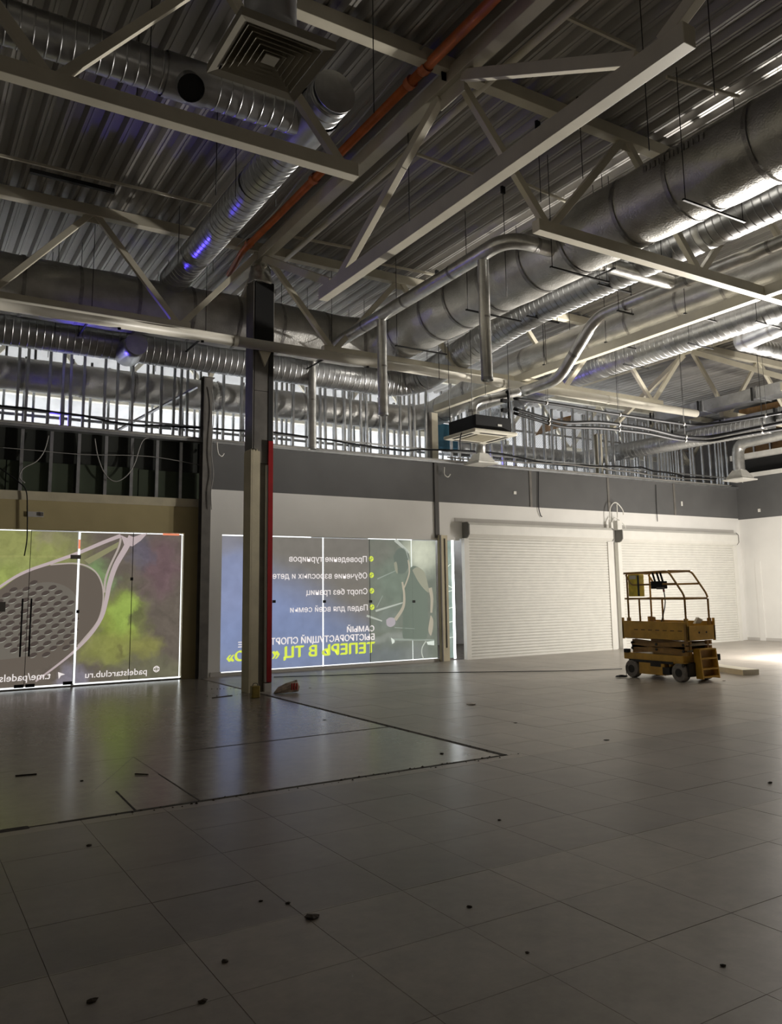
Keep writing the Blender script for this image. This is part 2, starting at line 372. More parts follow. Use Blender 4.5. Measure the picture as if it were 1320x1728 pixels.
# facade wall
wb = struct('wall_back', (12, YF, 0), 'facade wall with shop glazing, charcoal band and open studs above')
B((-7.2, YF-0.02, 2.95), (5.42, YF+0.15, 3.50)).build('cream_header', 'wall_cream', wb)
B((-7.2, YF-0.035, 3.50), (5.42, YF+0.15, 3.67)).build('cream_fascia', 'gypsum_cream', wb)
B((5.06, YF-0.03, 0), (5.42, YF+0.15, 2.95)).build('cream_jamb', 'wall_cream', wb)
B((-7.2, YF+0.10, 3.67), (5.42, YF+0.15, 4.88)).build('dark_backing', 'dark_board', wb)
for x0, x1 in ((-3.2, -2.0), (-1.98, -0.78), (-0.76, 0.44), (0.46, 1.66), (1.68, 2.88), (2.9, 4.1), (4.12, 5.40)):
    B((x0, YF+0.06, 3.67), (x1, YF+0.10, 4.25+random.uniform(-.02, .02))).build('green_board', 'green_board', wb)
for px in (35, 85, 132, 178, 222, 265, 305):
    q = onY(px, 800, YF)
    B((q.x-0.03, YF-0.0, 3.67), (q.x+0.03, YF+0.06, 4.86)).build('stud', 'galv_dull', wb)
B((5.40, YF+0.09, 0.0), (5.68, YF+0.15, 4.9)).build('post_recess', 'col_grey', wb)
B((5.60, YF-0.02, 0.0), (5.87, YF+0.15, 2.95)).build('white_jamb', 'wall_white', wb)
B((5.60, YF-0.02, 2.95), (12.1, YF+0.15, 3.9)).build('white_header', 'wall_white', wb)
B((12.1, YF-0.02, 3.0), (XR, YF+0.15, 3.9)).build('white_header', 'wall_white', wb)
B((5.60, YF-0.03, 3.9), (XR, YF+0.15, 4.9)).build('grey_band', 'band_grey', wb)
B((17.15, YF-0.02, 0), (17.75, YF+0.15, 3.0)).build('white_pier', 'wall_white', wb)
B((22.95, YF-0.02, 0), (XR, YF+0.15, 3.0)).build('white_pier', 'wall_white', wb)
B((5.66, YF-0.035, 0.0), (5.88, YF-0.02, 0.09)).build('plinth', 'wall_greywhite', wb)
for x in (14.5, 17.45, 20.3):
    B((x-0.04, YF-0.05, 3.9), (x+0.04, YF-0.03, 4.9)).build('panel_joint', 'col_grey', wb)
# threshold under the glazing
wallbox('trim_1', (5.88, YF-0.03, 0), (11.42, YF+0.15, 0.06), 'wall_greywhite')
wallbox('trim_2', (-7.2, YF-0.0, 0), (5.06, YF+0.15, 0.02), 'col_grey')
# ledge channel with conduits
wallbox('trim_3', (-7.2, YF-0.12, 4.88), (XR, YF+0.2, 4.93), 'galv_dull', 'thin metal ledge channel on top of the charcoal band')
# ceiling deck
ceil = struct('ceiling', (8, 6, 8.2), 'corrugated metal roof deck')
PT = 0.26; NP = 4
prof = []
for k in range(NP):
    b0 = k*PT
    prof += [(b0, 0.085), (b0+0.10, 0.085), (b0+0.145, 0.0), (b0+0.180, 0.0), (b0+0.184, 0.012), (b0+0.196, 0.012), (b0+0.200, 0.0), (b0+0.235, 0.0)]
prof.append((NP*PT, 0.085))
d = MB(); LY = 6.15
n = len(prof)
d.add([(x, 0, z) for x, z in prof]+[(x, LY+0.08, z-0.002) for x, z in prof], [(i, i+1, n+i+1, n+i) for i in range(n-1)])
dk = d.build('deck_sheet', 'deck', ceil); dm = dk.data; bpy.data.objects.remove(dk)
for r_ in range(5):
    for k in range(-8, 28):
        o = bpy.data.objects.new('deck_sheet', dm); COL.objects.link(o)
        o.location = (0.42+k*NP*PT+NP*PT/2-NP*PT*0, -4.85+r_*LY+LY/2, 8.2+random.uniform(-0.004, 0.004)); setpar(o, ceil)

# ================================================================== STEEL FRAME
def truss_x(Y, x_up0, panel, n, label, lc0, lc1, skip=(), tcz=8.09, ext0=0.0, ext1=0.0):
    """truss across the hall: nodes alternate top / bottom"""
    t = thing('roof_truss', ((lc0+lc1)/2, Y, 6.25), label, 'roof truss', None)
    xe = x_up0+panel*n
    MB().beam((x_up0-ext0, Y, tcz), (xe+ext1, Y, tcz), 0.16, 0.18).build('top_chord', 'cream_steel', t, 0.006)
    MB().beam((lc0, Y, 6.335), (lc1, Y, 6.335), 0.14, 0.16).build('bottom_chord', 'cream_steel', t, 0.006)
    for k in range(n):
        if k in skip: continue
        xa = x_up0+k*panel; za = tcz-0.06 if k % 2 == 0 else 6.39; zb = 6.39 if k % 2 == 0 else tcz-0.06
        dx = 0.06 if k % 2 == 0 else 0.04
        MB().beam((xa+dx, Y, za), (xa+panel-dx, Y, zb), 0.085, 0.10).build('diagonal', 'cream_steel', t, 0.004)
    for k in range(0, n+1, 2):
        xa = x_up0+k*panel
        B((xa-0.16, Y-0.006, tcz-0.2), (xa+0.16, Y+0.006, tcz-0.04)).build('gusset', 'cream_steel', t)
    return t
PN = 1.5125
truss_x(7.45, 5.5-8*PN, PN, 8, 'cream steel roof truss with its bottom chord running under the square diffuser at upper left', -5.4, 4.13, skip=(7,))
truss_x(7.45, 5.5, PN, 8, 'cream steel roof truss with bottom chord in front of the large foil ducts at right', 6.78, 16.4)
truss_x(13.6, 5.5-8*PN, PN, 8, 'dim cream roof truss left of the grey column behind the white pipe', -5.4, 4.16)
truss_x(13.6, 5.5, PN, 8, 'cream roof truss right of the grey column, its webs rising from the white pipe', 6.77, 16.4)
truss_x(13.6, 17.6, PN, 6, 'pale far roof truss above the rectangular ducts at right', 18.8, 25.4)
truss_x(19.75, 5.5-8*PN, PN, 16, 'distant roof truss in the lit passage behind the stud wall', -5.4, 16.4)
truss_x(19.75, 17.6, PN, 6, 'distant roof truss behind the wire mesh at far right', 18.8, 25.4)
# main truss over the column line, running away from the camera
mt = thing('main_truss', (5.5, 7.45, 6.25), 'heavy cream steel main truss crossing the upper middle toward the grey column', 'roof truss')
MB().beam((5.5, -4.8, 7.96), (5.5, 21.0, 7.96), 0.18, 0.2).build('top_chord', 'cream_steel', mt, 0.008)
MB().beam((5.5, 11.04, 6.35), (5.5, 4.02, 6.35), 0.16, 0.2).build('bottom_chord', 'cream_steel', mt, 0.008)
for a, b in (((13.45, 7.85), (10.75, 6.45)), ((10.45, 6.42), (7.7, 7.85)), ((7.2, 7.85), (4.6, 6.47)), ((4.3, 6.45), (1.5, 7.85)), ((1.2, 7.85), (-1.5, 6.45)), ((13.75, 7.85), (16.45, 6.35))):
    MB().beam((5.5, *a), (5.5, *b), 0.10, 0.13).build('diagonal', 'cream_steel', mt, 0.005)
for y in (13.6, 7.45, 1.3): B((5.49, y-0.25, 7.66), (5.51, y+0.25, 7.9)).build('gusset', 'cream_steel', mt)
m2 = thing('main_truss', (17.6, 7.45, 6.25), 'far cream main truss at upper right beyond the spiral ducts', 'roof truss')
MB().beam((17.6, -4.8, 7.96), (17.6, 21.0, 7.96), 0.18, 0.2).build('top_chord', 'cream_steel', m2, 0.008)
MB().beam((17.6, 11.04, 6.35), (17.6, 4.02, 6.35), 0.16, 0.2).build('bottom_chord', 'cream_steel', m2, 0.008)
for a, b in (((13.45, 7.85), (10.75, 6.45)), ((10.45, 6.42), (7.7, 7.85)), ((7.2, 7.85), (4.6, 6.47)), ((4.3, 6.45), (1.5, 7.85)), ((13.75, 7.85), (16.45, 6.35))):
    MB().beam((17.6, *a), (17.6, *b), 0.10, 0.13).build('diagonal', 'cream_steel', m2, 0.005)
# tie beam from facade post to truss
tb = thing('tie_beam', (11.56, 12, 6.24), 'long cream tie beam from the facade post to the right-hand truss', 'beam')
MB().beam((11.56, 16.75, 6.33), (11.56, 7.53, 6.33), 0.14, 0.17).build('beam', 'cream_steel', tb, 0.006)
tb = thing('tie_beam', (11.56, 4, 6.24), 'cream tie beam stub on the near side of the right-hand truss', 'beam')
MB().beam((11.56, 7.37, 6.33), (11.56, 1.3, 6.33), 0.14, 0.17).build('beam', 'cream_steel', tb, 0.006)
# facade steel posts
def post(x0, x1, y0, y1, z1, m, label):
    t = thing('steel_post', ((x0+x1)/2, (y0+y1)/2, 0), label, 'post')
    B((x0, y0, 0), (x1, y0+0.015, z1)).build('flange', m, t); B((x0, y1-0.015, 0), (x1, y1, z1)).build('flange', m, t)
    B(((x0+x1)/2-0.01, y0+0.015, 0), ((x0+x1)/2+0.01, y1-0.015, z1)).build('web', m, t)
    B((x0-0.03, y0-0.03, z1), (x1+0.03, y1+0.03, z1+0.02)).build('cap_plate', m, t)
    return t
post(5.34, 5.53, YF-0.26, YF-0.04, 6.25, 'col_grey', 'dark grey steel post between the two lit shop fronts')
t = thing('steel_post', (11.53, YF, 0), 'pale steel post between the blue banner and the roller shutter', 'post')
B((11.40, YF-0.13, 0), (11.64, YF-0.035, 3.06)).build('lower_cover', 'gypsum_cream', t)
B((11.405, YF-0.15, 0), (11.44, YF-0.13, 3.06)).build('edge_strip', 'col_grey', t); B((11.54, YF-0.145, 0.32), (11.565, YF-0.13, 2.98)).build('cable_duct', 'dark_machine', t)
B((11.34, YF-0.06, 3.0), (11.46, YF-0.03, 4.9)).build('dark_strip', 'ink_dark', t)
B((11.40, YF+0.2, 4.93), (11.47, YF+0.36, 6.24)).build('upper_shaded_side', 'col_grey', t); B((11.47, YF+0.2, 4.93), (11.66, YF+0.36, 6.24)).build('upper_post', 'cream_steel', t)  # grey left part paints the unlit side of the cream post
post(17.35, 17.55, YF+0.2, YF+0.4, 6.2, 'cream_steel', 'cream steel post standing behind the charcoal band near the wire mesh')
# brace by the first post
MB().beam((5.28, 16.62, 6.1), (3.6, 17.4, 5.0), 0.12, 0.03).build('steel_brace', 'galv', None)
tag(bpy.data.objects['steel_brace'], 'thin bright sheet metal brace slanting down left from the dark post', 'brace')
# ================================================================== GREY COLUMN
X0, YC = 5.30, 13.42
ct = thing('column', (5.55, 13.7, 0), 'tall grey column with peeled cream cladding and a red edge strip', 'column')
def jag(x0, x1, y0, y1, z1, name, m, amp=0.035, n=7):
    d = MB(); xs = [x0+(x1-x0)*k/n for k in range(n+1)]; zs = [z1+random.uniform(-amp, amp) for _ in xs]
    for k in range(n):
        d.add([(xs[k], y0, 0), (xs[k+1], y0, 0), (xs[k+1], y1, 0), (xs[k], y1, 0), (xs[k], y0, zs[k]), (xs[k+1], y0, zs[k+1]), (xs[k+1], y1, zs[k+1]), (xs[k], y1, zs[k])],
              [(4, 5, 6, 7), (0, 1, 5, 4), (1, 2, 6, 5), (2, 3, 7, 6), (3, 0, 4, 7)])
    return d.build(name, m, ct)
B((5.32, 13.50, 0), (5.67, 13.80, 7.40)).build('steel_core', 'col_grey', ct)
B((5.295, 13.46, 4.25), (5.315, 13.82, 7.40)).build('flange', 'col_grey', ct)
B((5.33, 13.455, 6.22), (5.69, 13.49, 7.40)).build('black_wrap', 'col_black', ct)
B((5.60, 13.455, 4.42), (5.69, 13.49, 6.22)).build('dark_side', 'col_black', ct)
B((5.33, 13.46, 4.0), (5.595, 13.495, 5.32)).build('front_board', 'col_grey', ct); B((5.33, 13.46, 5.33), (5.595, 13.495, 6.2)).build('front_board', 'col_grey', ct)
B((5.69, 13.455, 0.0), (5.698, 13.80, 7.4)).build('white_edge', 'wall_greywhite', ct)
jag(5.29, 5.435, 13.42, 13.455, 4.22, 'cladding', 'gypsum_cream')
jag(5.262, 5.289, 13.421, 13.76, 4.22, 'cladding', 'gypsum_cream', n=2)
B((5.565, 13.44, 0.16), (5.598, 13.49, 3.97)).build('edge_profile', 'wall_greywhite', ct)
B((5.60, 13.43, 0.16), (5.688, 13.49, 4.41)).build('red_strip', 'red_paint', ct)
B((5.56, 13.43, 0.0), (5.688, 13.49, 0.14)).build('foot_block', 'wall_greywhite', ct)
d = MB(); zz = [7.38+0.045*k for k in range(9)]
d.tube([(5.49, 13.64, z) for z in zz], 0.3, 24, True, lambda i, th: 0.235-0.008*i+0.014*math.sin(th*5+i*1.7)+0.010*math.sin(th*9-i*2.3))
d.build('foil_wrap', 'foil_pipe', ct)

# ================================================================== DUCTS
def hangers(par, pts, r, ztop=8.2, bar=True, m='black_steel', axis='y'):
    for q in pts:
        q = Vector(q)
        dv = Vector((1, 0, 0)) if axis == 'y' else Vector((0, 1, 0))
        for s_ in (-1, 1):
            c = q+dv*s_*(r+0.05)
            MB().tube([(c.x, c.y, q.z-r-0.03), (c.x, c.y, ztop)], 0.006, 5).build('hanger_rod', m, par)
        if bar: MB().beam(q-dv*(r+0.09)+Vector((0, 0, -r-0.02)), q+dv*(r+0.09)+Vector((0, 0, -r-0.02)), 0.03, 0.025).build('hanger_bar', m, par)
def arc_len(path):
    s = [0]
    for a, b in zip(path, path[1:]): s.append(s[-1]+(b-a).length)
    return s
def spiral_duct(name, pts, r, label, rib=0.13, amp=0.0065, bend=0.6, m='galv', n=28, loc=None, cat='duct'):
    base = resample(fillet(pts, bend, 14), 0.03); S0 = arc_len(base); path = []; off = []; k = 0
    def pos(sv):
        j = min(max(int(np.searchsorted(S0, sv)), 1), len(base)-1); f_ = (sv-S0[j-1])/max(1e-6, S0[j]-S0[j-1]); return base[j-1].lerp(base[j], min(max(f_, 0), 1))
    while k*rib < S0[-1]:
        for fr, am in ((0.0, 0), (0.40, 0), (0.43, 0), (0.465, 0.75), (0.50, 1), (0.535, 0.75), (0.57, 0), (0.60, 0)):
            sv = (k+fr)*rib
            if sv < S0[-1]: path.append(pos(sv)); off.append(am*amp)
        k += 1
    S = arc_len(path)
    t = thing(name, loc or pts[0], label, cat)
    d = MB(); prof4 = [0, amp, amp*0.9, 0]
    d.tube(path, r, n, True, lambda i, th: r+off[i])
    d.build('duct_body', m, t)
    return t, path, S
def foil_duct(name, pts, r, label, bend=0.8, tape=0.95, m='foil', n=32, wob=0.012, loc=None, tape_m='foil_tape', step=0.12):
    path = resample(fillet(pts, bend, 10), step); S = arc_len(path)
    t = thing(name, loc or pts[0], label, 'duct'); ph = random.random()*6
    d = MB(); d.tube(path, r, n, True, lambda i, th: r*(1+wob*math.sin(S[i]*2*math.pi/max(tape, .3)*1.0+ph)+wob*0.5*math.sin(3*th+S[i]*2.2+ph)))
    d.build('duct_body', m, t)
    if tape:
        k = tape*0.4
        while k < S[-1]-0.1:
            i = min(range(len(S)), key=lambda q: abs(S[q]-k)); i = max(1, min(i, len(path)-2)); c = path[i]; tg = (path[i+1]-path[i-1]).normalized()
            MB().tube([c-tg*0.03, c+tg*0.03], r*1.022, n, False).build('tape_band', tape_m, t); k += tape*random.uniform(0.85, 1.15)
    return t, path, S
# the big insulated duct: along the facade, then toward the camera
t, pa, S = foil_duct('insulated_duct', [(-7.0, 14.62, 6.95), (8.6, 14.62, 6.95), (8.6, 0.5, 6.95)], 0.515, 'largest silver insulated duct, bending from the facade toward the upper right', bend=0.95, tape=1.0, loc=(8.6, 9, 6.4), n=40, step=0.09)
hangers(t, [(8.6, y, 6.95) for y in (12.9, 10.6, 8.5, 6.1, 4.0)], 0.52)
hangers(t, [(x, 14.62, 6.95) for x in (0.6, 2.6, 4.6, 7.2)], 0.52, axis='x')
d = MB()
for k, wch in enumerate((0.05, 0.03, 0.05, 0.02, 0.04, 0.05, 0.03, 0.02, 0.05, 0.04, 0.03, 0.05, 0.05)):
    th = math.radians(158); y = 6.75-k*0.075; c = Vector((8.6+0.535*math.cos(th), y, 6.95+0.535*math.sin(th)))
    d.box((c.x-0.012, y-wch/2, c.z-0.045), (c.x+0.012, y+wch/2, c.z+0.045))
d.build('stencil_marks', 'foil_tape', t)['kind'] = 'stuff'
# spiral duct running with it
t, pa, S = spiral_duct('spiral_duct', [(-7.0, 15.55, 6.46), (10.05, 15.55, 6.46), (10.1, 11.4, 7.0), (10.1, 0.5, 7.06)], 0.31, 'ribbed spiral duct below the largest duct, curving away from the facade', bend=0.9, loc=(10.1, 9, 6.7))
hangers(t, [(10.1, y, 7.05) for y in (11.0, 9.2, 7.9, 5.8, 3.8)], 0.31)
hangers(t, [(x, 15.55, 6.46) for x in (0.2, 2.2, 4.2, 6.6, 8.6)], 0.31, axis='x', bar=False)
q = onY(215, 578, 15.5)
MB().tube([(q.x, 15.5, 6.3), (q.x, 15.0, 6.28), (q.x, 14.75, 6.27)], 0.2, 20, True, lambda i, th: (0.27, 0.2, 0.2)[i]).build('saddle_tap', 'galv', t)
# left spiral run with tee, round tap and capped end
t, pa, S = spiral_duct('spiral_duct', [(4.05, 14.3, 7.42), (4.02, 7.75, 7.45)], 0.255, 'dark spiral duct with violet glints dropping left of the orange pipe', loc=(4.0, 10, 7.2))
hangers(t, [(4.03, y, 7.45) for y in (12.9, 10.2)], 0.25, bar=False)
for y in (12.9, 10.2): MB().tube([(4.03, y-0.012, 7.45), (4.03, y+0.012, 7.45)], 0.267, 28, False).build('clamp_band', 'black_steel', t)
MB().tube([(4.02, 7.75, 7.45), (4.02, 7.735, 7.45)], 0.262, 28).build('end_cap', 'galv_dull', t)
MB().tube([(4.02, 8.15, 7.45), (4.02, 8.85, 7.45)], 0.285, 28, False).build('tee_collar', 'galv', t)
t, pa, S = spiral_duct('spiral_duct', [(-7, 8.42, 7.45), (3.86, 8.42, 7.45)], 0.225, 'dark spiral duct at top left with an open round tap', loc=(1.2, 8.42, 7.2))
q = onY(322, 105, 8.2)
MB().tube([(q.x-0.24, 8.42, 7.45), (q.x+0.24, 8.42, 7.45)], 0.245, 28, False).build('saddle_sleeve', 'galv', t)
dirn = (Vector((0, 0, HC))-Vector((q.x, 8.42, 7.45))).normalized(); dirn = Vector((0.0, -0.72, -0.69))
cc = Vector((q.x, 8.42, 7.45))
MB().tube([cc+dirn*0.15, cc+dirn*0.36], 0.15, 24, False).build('open_tap', 'galv', t)
MB().tube([cc+dirn*0.30, cc+dirn*0.302], 0.146, 24).build('tap_opening', 'col_black', t)
hangers(t, [(x, 8.42, 7.45) for x in (0.6, 2.0)], 0.22, axis='x', bar=False)
# insulated duct behind the studs and toward the camera
t, pa, S = foil_duct('insulated_duct', [(-7, 18.0, 6.25), (12.0, 18.0, 6.3), (12.02, 14.5, 6.82), (12.05, 0.5, 6.86)], 0.345, 'long grey insulated duct beside the tie beam, bending behind the stud wall', tape=1.1, loc=(12, 11, 6.5), bend=0.9)
hangers(t, [(12.04, y, 6.85) for y in (12.7, 10.9, 9.0, 6.6, 4.9)], 0.35)
t, pa, S = spiral_duct('spiral_duct', [(14.4, 18.6, 6.9), (14.4, 14, 7.12), (14.4, 0.5, 7.15)], 0.33, 'bright ribbed spiral duct below the tie beam at right', loc=(14.4, 10, 6.8))
hangers(t, [(14.4, y, 7.15) for y in (12.6, 10.8, 9.2, 8.2)], 0.33)
# small foil pipe with three droppers
t, pa, S = foil_duct('foil_pipe', [(7.38, 15.4, 6.7), (7.33, 8.65, 6.78), (10.85, 8.65, 6.78)], 0.118, 'slim foil wrapped pipe with three straight droppers, elbow at centre', bend=0.42, tape=1.6, m='foil_pipe', n=18, loc=(7.3, 9, 6.6), step=0.05)
for px, pyb in ((527, 757), (648, 700), (818, 640)):
    Yd = {527: 15.3, 648: 12.35, 818: 9.3}[px]; q = onY(px, pyb, Yd)
    dp = MB(); dp.tube([(7.36, Yd, 6.70), (7.36, Yd, 5.8), (7.37, Yd, q.z)], 0.088, 18, False).build('dropper', 'foil_pipe', t)
    MB().tube([(7.37, Yd, q.z+0.03), (7.37, Yd, q.z-0.012)], 0.094, 18, False).build('collar', 'galv_dull', t)
    MB().tube([(7.365, Yd, 5.75), (7.365, Yd, 5.78)], 0.091, 18, False).build('tape_band', 'foil_tape', t)
hangers(t, [(9.3, 8.65, 6.78)], 0.12, axis='x')
t, pa, S = foil_duct('foil_pipe', [(11.0, 0.5, 6.78), (11.0, 10.5, 6.78), (11.0, 11.6, 5.82), (11.0, 14.6, 5.80)], 0.112, 'slim foil wrapped pipe kinking downward at right of centre', bend=0.3, tape=1.5, m='foil_pipe', n=18, loc=(11, 9, 6.6), step=0.05)
hangers(t, [(11.0, y, 6.78) for y in (9.8, 6.2)], 0.12)
# dark small duct with tee at right edge
t, pa, S = foil_duct('round_duct', [tuple(onZ(1250, 578, 6.9)), tuple(onZ(1330, 545, 6.9))], 0.2, 'short dark round duct with a tee at the right edge', tape=0.7, m='galv_dull', n=20, bend=0.2)
a = onZ(1250, 578, 6.9); spiral_duct('spiral_duct', [(a.x+0.1, a.y, a.z), (a.x+3.4, a.y-0.05, a.z)], 0.17, 'small spiral branch duct leaving the dark tee at the right edge')
# rectangular ducts far right
def rect_duct(y0, y1, x, z, wd, h, label):
    t = thing('rectangular_duct', (x, (y0+y1)/2, z-h/2), label, 'duct')
    B((x-wd/2, y0, z-h/2), (x+wd/2, y1, z+h/2)).build('duct_body', 'galv', t)
    y = y0+0.3
    while y < y1:
        B((x-wd/2-0.02, y, z-h/2-0.02), (x+wd/2+0.02, y+0.03, z+h/2+0.02)).build('flange', 'galv_dull', t)
        B((x-wd/2-0.08, y+0.1, z-h/2-0.06), (x-wd/2-0.04, y+0.14, z+h/2)).build('hanger_strap', 'black_steel', t); y += 1.6
rect_duct(2, 15.2, 18.2, 6.45, 0.55, 0.28, 'upper flat galvanised rectangular duct at the far right')
rect_duct(2, 16.2, 19.1, 6.02, 0.6, 0.3, 'lower flat galvanised rectangular duct at the far right')
spiral_duct('spiral_duct', [(18.2, 18.4, 5.75), (18.6, 12.0, 5.75)], 0.24, 'ribbed spiral duct beneath the rectangular ducts near the wire mesh')
spiral_duct('spiral_duct', [(13.0, 18.3, 5.7), (18.2, 18.4, 5.75)], 0.24, 'dim spiral duct passing behind the wire mesh netting')
# white pipe across the hall
t = thing('white_pipe', (6, 13.33, 6.0), 'long round white pipe crossing the hall in front of the column', 'pipe')
MB().tube([(-7, 13.33, 6.14), (4.9, 13.33, 6.14)], 0.095, 20).build('pipe_section', 'white_pipe', t)
MB().tube([(4.9, 13.33, 6.14), (11.0, 13.33, 6.14)], 0.095, 20).build('pipe_section', 'white_pipe', t)
MB().tube([(11.0, 13.33, 6.14), (17.4, 13.33, 6.14)], 0.095, 20).build('pipe_section', 'white_pipe', t)
for x in (4.9, 8.1, 11.0, 14.2): MB().tube([(x-0.04, 13.33, 6.14), (x+0.04, 13.33, 6.14)], 0.105, 20, False).build('coupling', 'white_pipe', t)
for x in (1.0, 2.9, 4.3, 7.6): MB().beam((x, 13.3, 6.03), (x+0.15, 13.75, 6.2), 0.05, 0.04).build('bracket', 'black_steel', t)
MB().prism([(5.39, 13.40, 6.06), (5.62, 13.40, 6.06), (5.505, 13.40, 5.78)], (0, 0.05, 0)).build('bracket', 'cream_steel', t)
# orange pipe
t = thing('orange_pipe', (5.14, 9, 7.9), 'glossy orange plastic pipe running along the main truss', 'pipe')
MB().tube([(5.14, 14.35, 7.78), (5.14, 13.6, 8.0), (5.14, 7.6, 8.01)], 0.06, 16).build('pipe_section', 'orange_pipe', t)
MB().tube([(5.14, 7.6, 8.01), (5.14, -2, 8.03)], 0.066, 16).build('pipe_section', 'orange_pipe', t)
for y in (7.5, 7.85, 10.6, 13.3): MB().tube([(5.14, y-0.05, 8.01), (5.14, y+0.05, 8.01)], 0.082, 16, False).build('coupling', 'orange_pipe', t)
t = tag(MB().tube(resample(fillet([(4.98, 14.0, 8.05), (4.95, 11.8, 7.86), (4.98, 10.4, 8.08), (4.93, 9.1, 7.9), (4.98, 8.0, 8.1), (4.98, 6.5, 8.12)], 0.7), 0.15), 0.012, 6).build('conduit', 'cable_grey'), 'thin grey cable sagging beside the orange pipe', 'cable')
t = tag(MB().tube([(6.0, 13.9, 8.02), (6.0, -3, 8.05)], 0.05, 12).build('sprinkler_pipe', 'cream_steel'), 'cream pipe tucked under the deck right of the main truss', 'pipe')
# mounting rails under the deck
for k, (a, b, lb) in enumerate((((703, 260), (803, 296), 'small light mounting rail under the deck below the truss node'), ((955, 28), (1072, 82), 'small light mounting rail under the deck at top right of the node'),
        ((1125, 130), (1247, 163), 'small light mounting rail above the largest duct'), ((885, 310), (958, 341), 'small light mounting rail left of the largest duct'),
        ((470, 395), (600, 420), 'small light mounting rail above the truss near the column'), ((0, 262), (357, 347), 'thin dark mounting rail under the dim deck at left'),
        ((640, 445), (740, 465), 'small light mounting rail beside the foil pipe'))):
    tag(MB().beam(onZ(*a, 8.13), onZ(*b, 8.13), 0.035, 0.04).build('mounting_rail', 'cream_steel'), lb, 'rail')
tag(MB().beam(onZ(50, 288, 7.9), onZ(193, 323, 7.9), 0.07, 0.06).build('cable_tray', 'black_steel'), 'short black tray hanging under the dim deck at left', 'tray')
# square ceiling diffuser top left
cx, cy, zd = 1.77, 4.27, 4.9; hs = 0.30
t = thing('ceiling_diffuser', (cx, cy, zd), 'square four-way ceiling diffuser with nested louvres at upper left', 'air diffuser')
def ring(s0, z0, s1, z1, name, m):
    d = MB(); a = [(cx-s0, cy-s0, z0), (cx+s0, cy-s0, z0), (cx+s0, cy+s0, z0), (cx-s0, cy+s0, z0)]; b = [(cx-s1, cy-s1, z1), (cx+s1, cy-s1, z1), (cx+s1, cy+s1, z1), (cx-s1, cy+s1, z1)]
    d.add(a+b, [(k, (k+1) % 4, 4+(k+1) % 4, 4+k) for k in range(4)]); o = d.build(name, m, t)
    md = o.modifiers.new('thick', 'SOLIDIFY'); md.thickness = 0.004
ring(hs, zd, hs-0.055, zd+0.012, 'frame', 'diffuser_beige'); ring(hs, zd, hs, zd+0.05, 'frame', 'diffuser_beige')
for k, s_ in enumerate((0.235, 0.195, 0.155, 0.115, 0.075)): ring(s_, zd+0.004, s_-0.03, zd+0.045, 'louvre', 'diffuser_beige')
B((cx-0.045, cy-0.045, zd+0.004), (cx+0.045, cy+0.045, zd+0.012)).build('centre_plate', 'diffuser_beige', t)
B((cx-0.24, cy-0.24, zd+0.05), (cx+0.24, cy+0.24, zd+0.10)).build('plenum_box', 'grille', t)
spz = resample([Vector((cx, cy, zd+0.10)), Vector((cx, cy, 6.6))], 0.03)
MB().tube(spz, 0.16, 20, True, lambda i, th: max(0.16, 0.235-0.02*i)+0.004*(i % 2)).build('neck_duct', 'galv_dull', t)
MB().tube([(cx, cy+0.2, zd+0.2), (cx, cy+0.2, 8.2)], 0.005, 5).build('hanger_rod', 'black_steel', t)
# ================================================================== GLAZING
YG = YF+0.02    # glass plane
YB = YF+0.06    # printed film just behind the glass
GLX = [onY(px, 1000, YG).x for px in (48, 131, 222, 308)]
door = struct('door_1', (GLX[0], YG, 0), 'frameless double glass door in the left shop front')
win1 = struct('window_1', ((GLX[1]+GLX[3])/2, YG, 0), 'fixed glass panes of the left shop front')
def pane(x0, x1, z0, z1, par, y=YG): return B((x0, y-0.005, z0), (x1, y+0.005, z1)).build('pane', 'glass_pane', par)
XL0 = GLX[0]-1.0
pane(XL0, GLX[0]-0.006, 0.03, 2.42, door); pane(GLX[0]+0.006, GLX[1]-0.012, 0.03, 2.42, door)
pane(XL0-2.5, XL0-0.012, 0.03, 2.93, win1); pane(XL0, GLX[0]-0.006, 2.46, 2.93, win1); pane(GLX[0]+0.006, GLX[1]-0.012, 2.46, 2.93, win1)
pane(GLX[1]+0.012, GLX[2]-0.006, 0.03, 2.93, win1); pane(GLX[2]+0.006, GLX[3]-0.01, 0.03, 2.93, win1)
for xh in (GLX[0]-0.10, GLX[0]+0.05):
    za, zb = 0.60, 1.66
    h = MB().tube([(xh, YG-0.06, za), (xh, YG-0.06, zb)], 0.016, 10).build('handle', 'handle_dark', door)
    for z in (za+0.16, zb-0.12): MB().tube([(xh, YG-0.06, z), (xh, YG, z)], 0.012, 8).build('standoff', 'chrome', h)
for xh in (GLX[0]-0.17, GLX[0]+0.02, GLX[1]-0.20):
    B((xh, YG-0.03, 0.04), (xh+0.16, YG-0.005, 0.10)).build('patch_fitting', 'handle_dark', door)
B((GLX[1]-0.16, YG-0.03, 2.40), (GLX[1]+0.03, YG-0.005, 2.48)).build('patch_fitting', 'chrome', door)
q = onY(5, 1024, YG); B((q.x-0.07, YG-0.02, q.z-0.09), (q.x+0.04, YG-0.005, q.z+0.09)).build('notice_plate', 'col_grey', door)
for px, py in ((222, 977), (131, 1032)):
    q = onY(px, py, YG); B((q.x-0.025, YG-0.03, q.z-0.03), (q.x+0.025, YG-0.005, q.z+0.03)).build('glass_clamp', 'black_steel', win1)
def seam(x, z0, z1, par, wd=0.012, m='black_steel', y=YG-0.012): B((x-wd/2, y-0.002, z0), (x+wd/2, y+0.002, z1)).build('glass_joint', m, par)
seam(GLX[0], 0.05, 2.93, door, 0.010); seam(GLX[2], 0.05, 2.93, win1, 0.012)
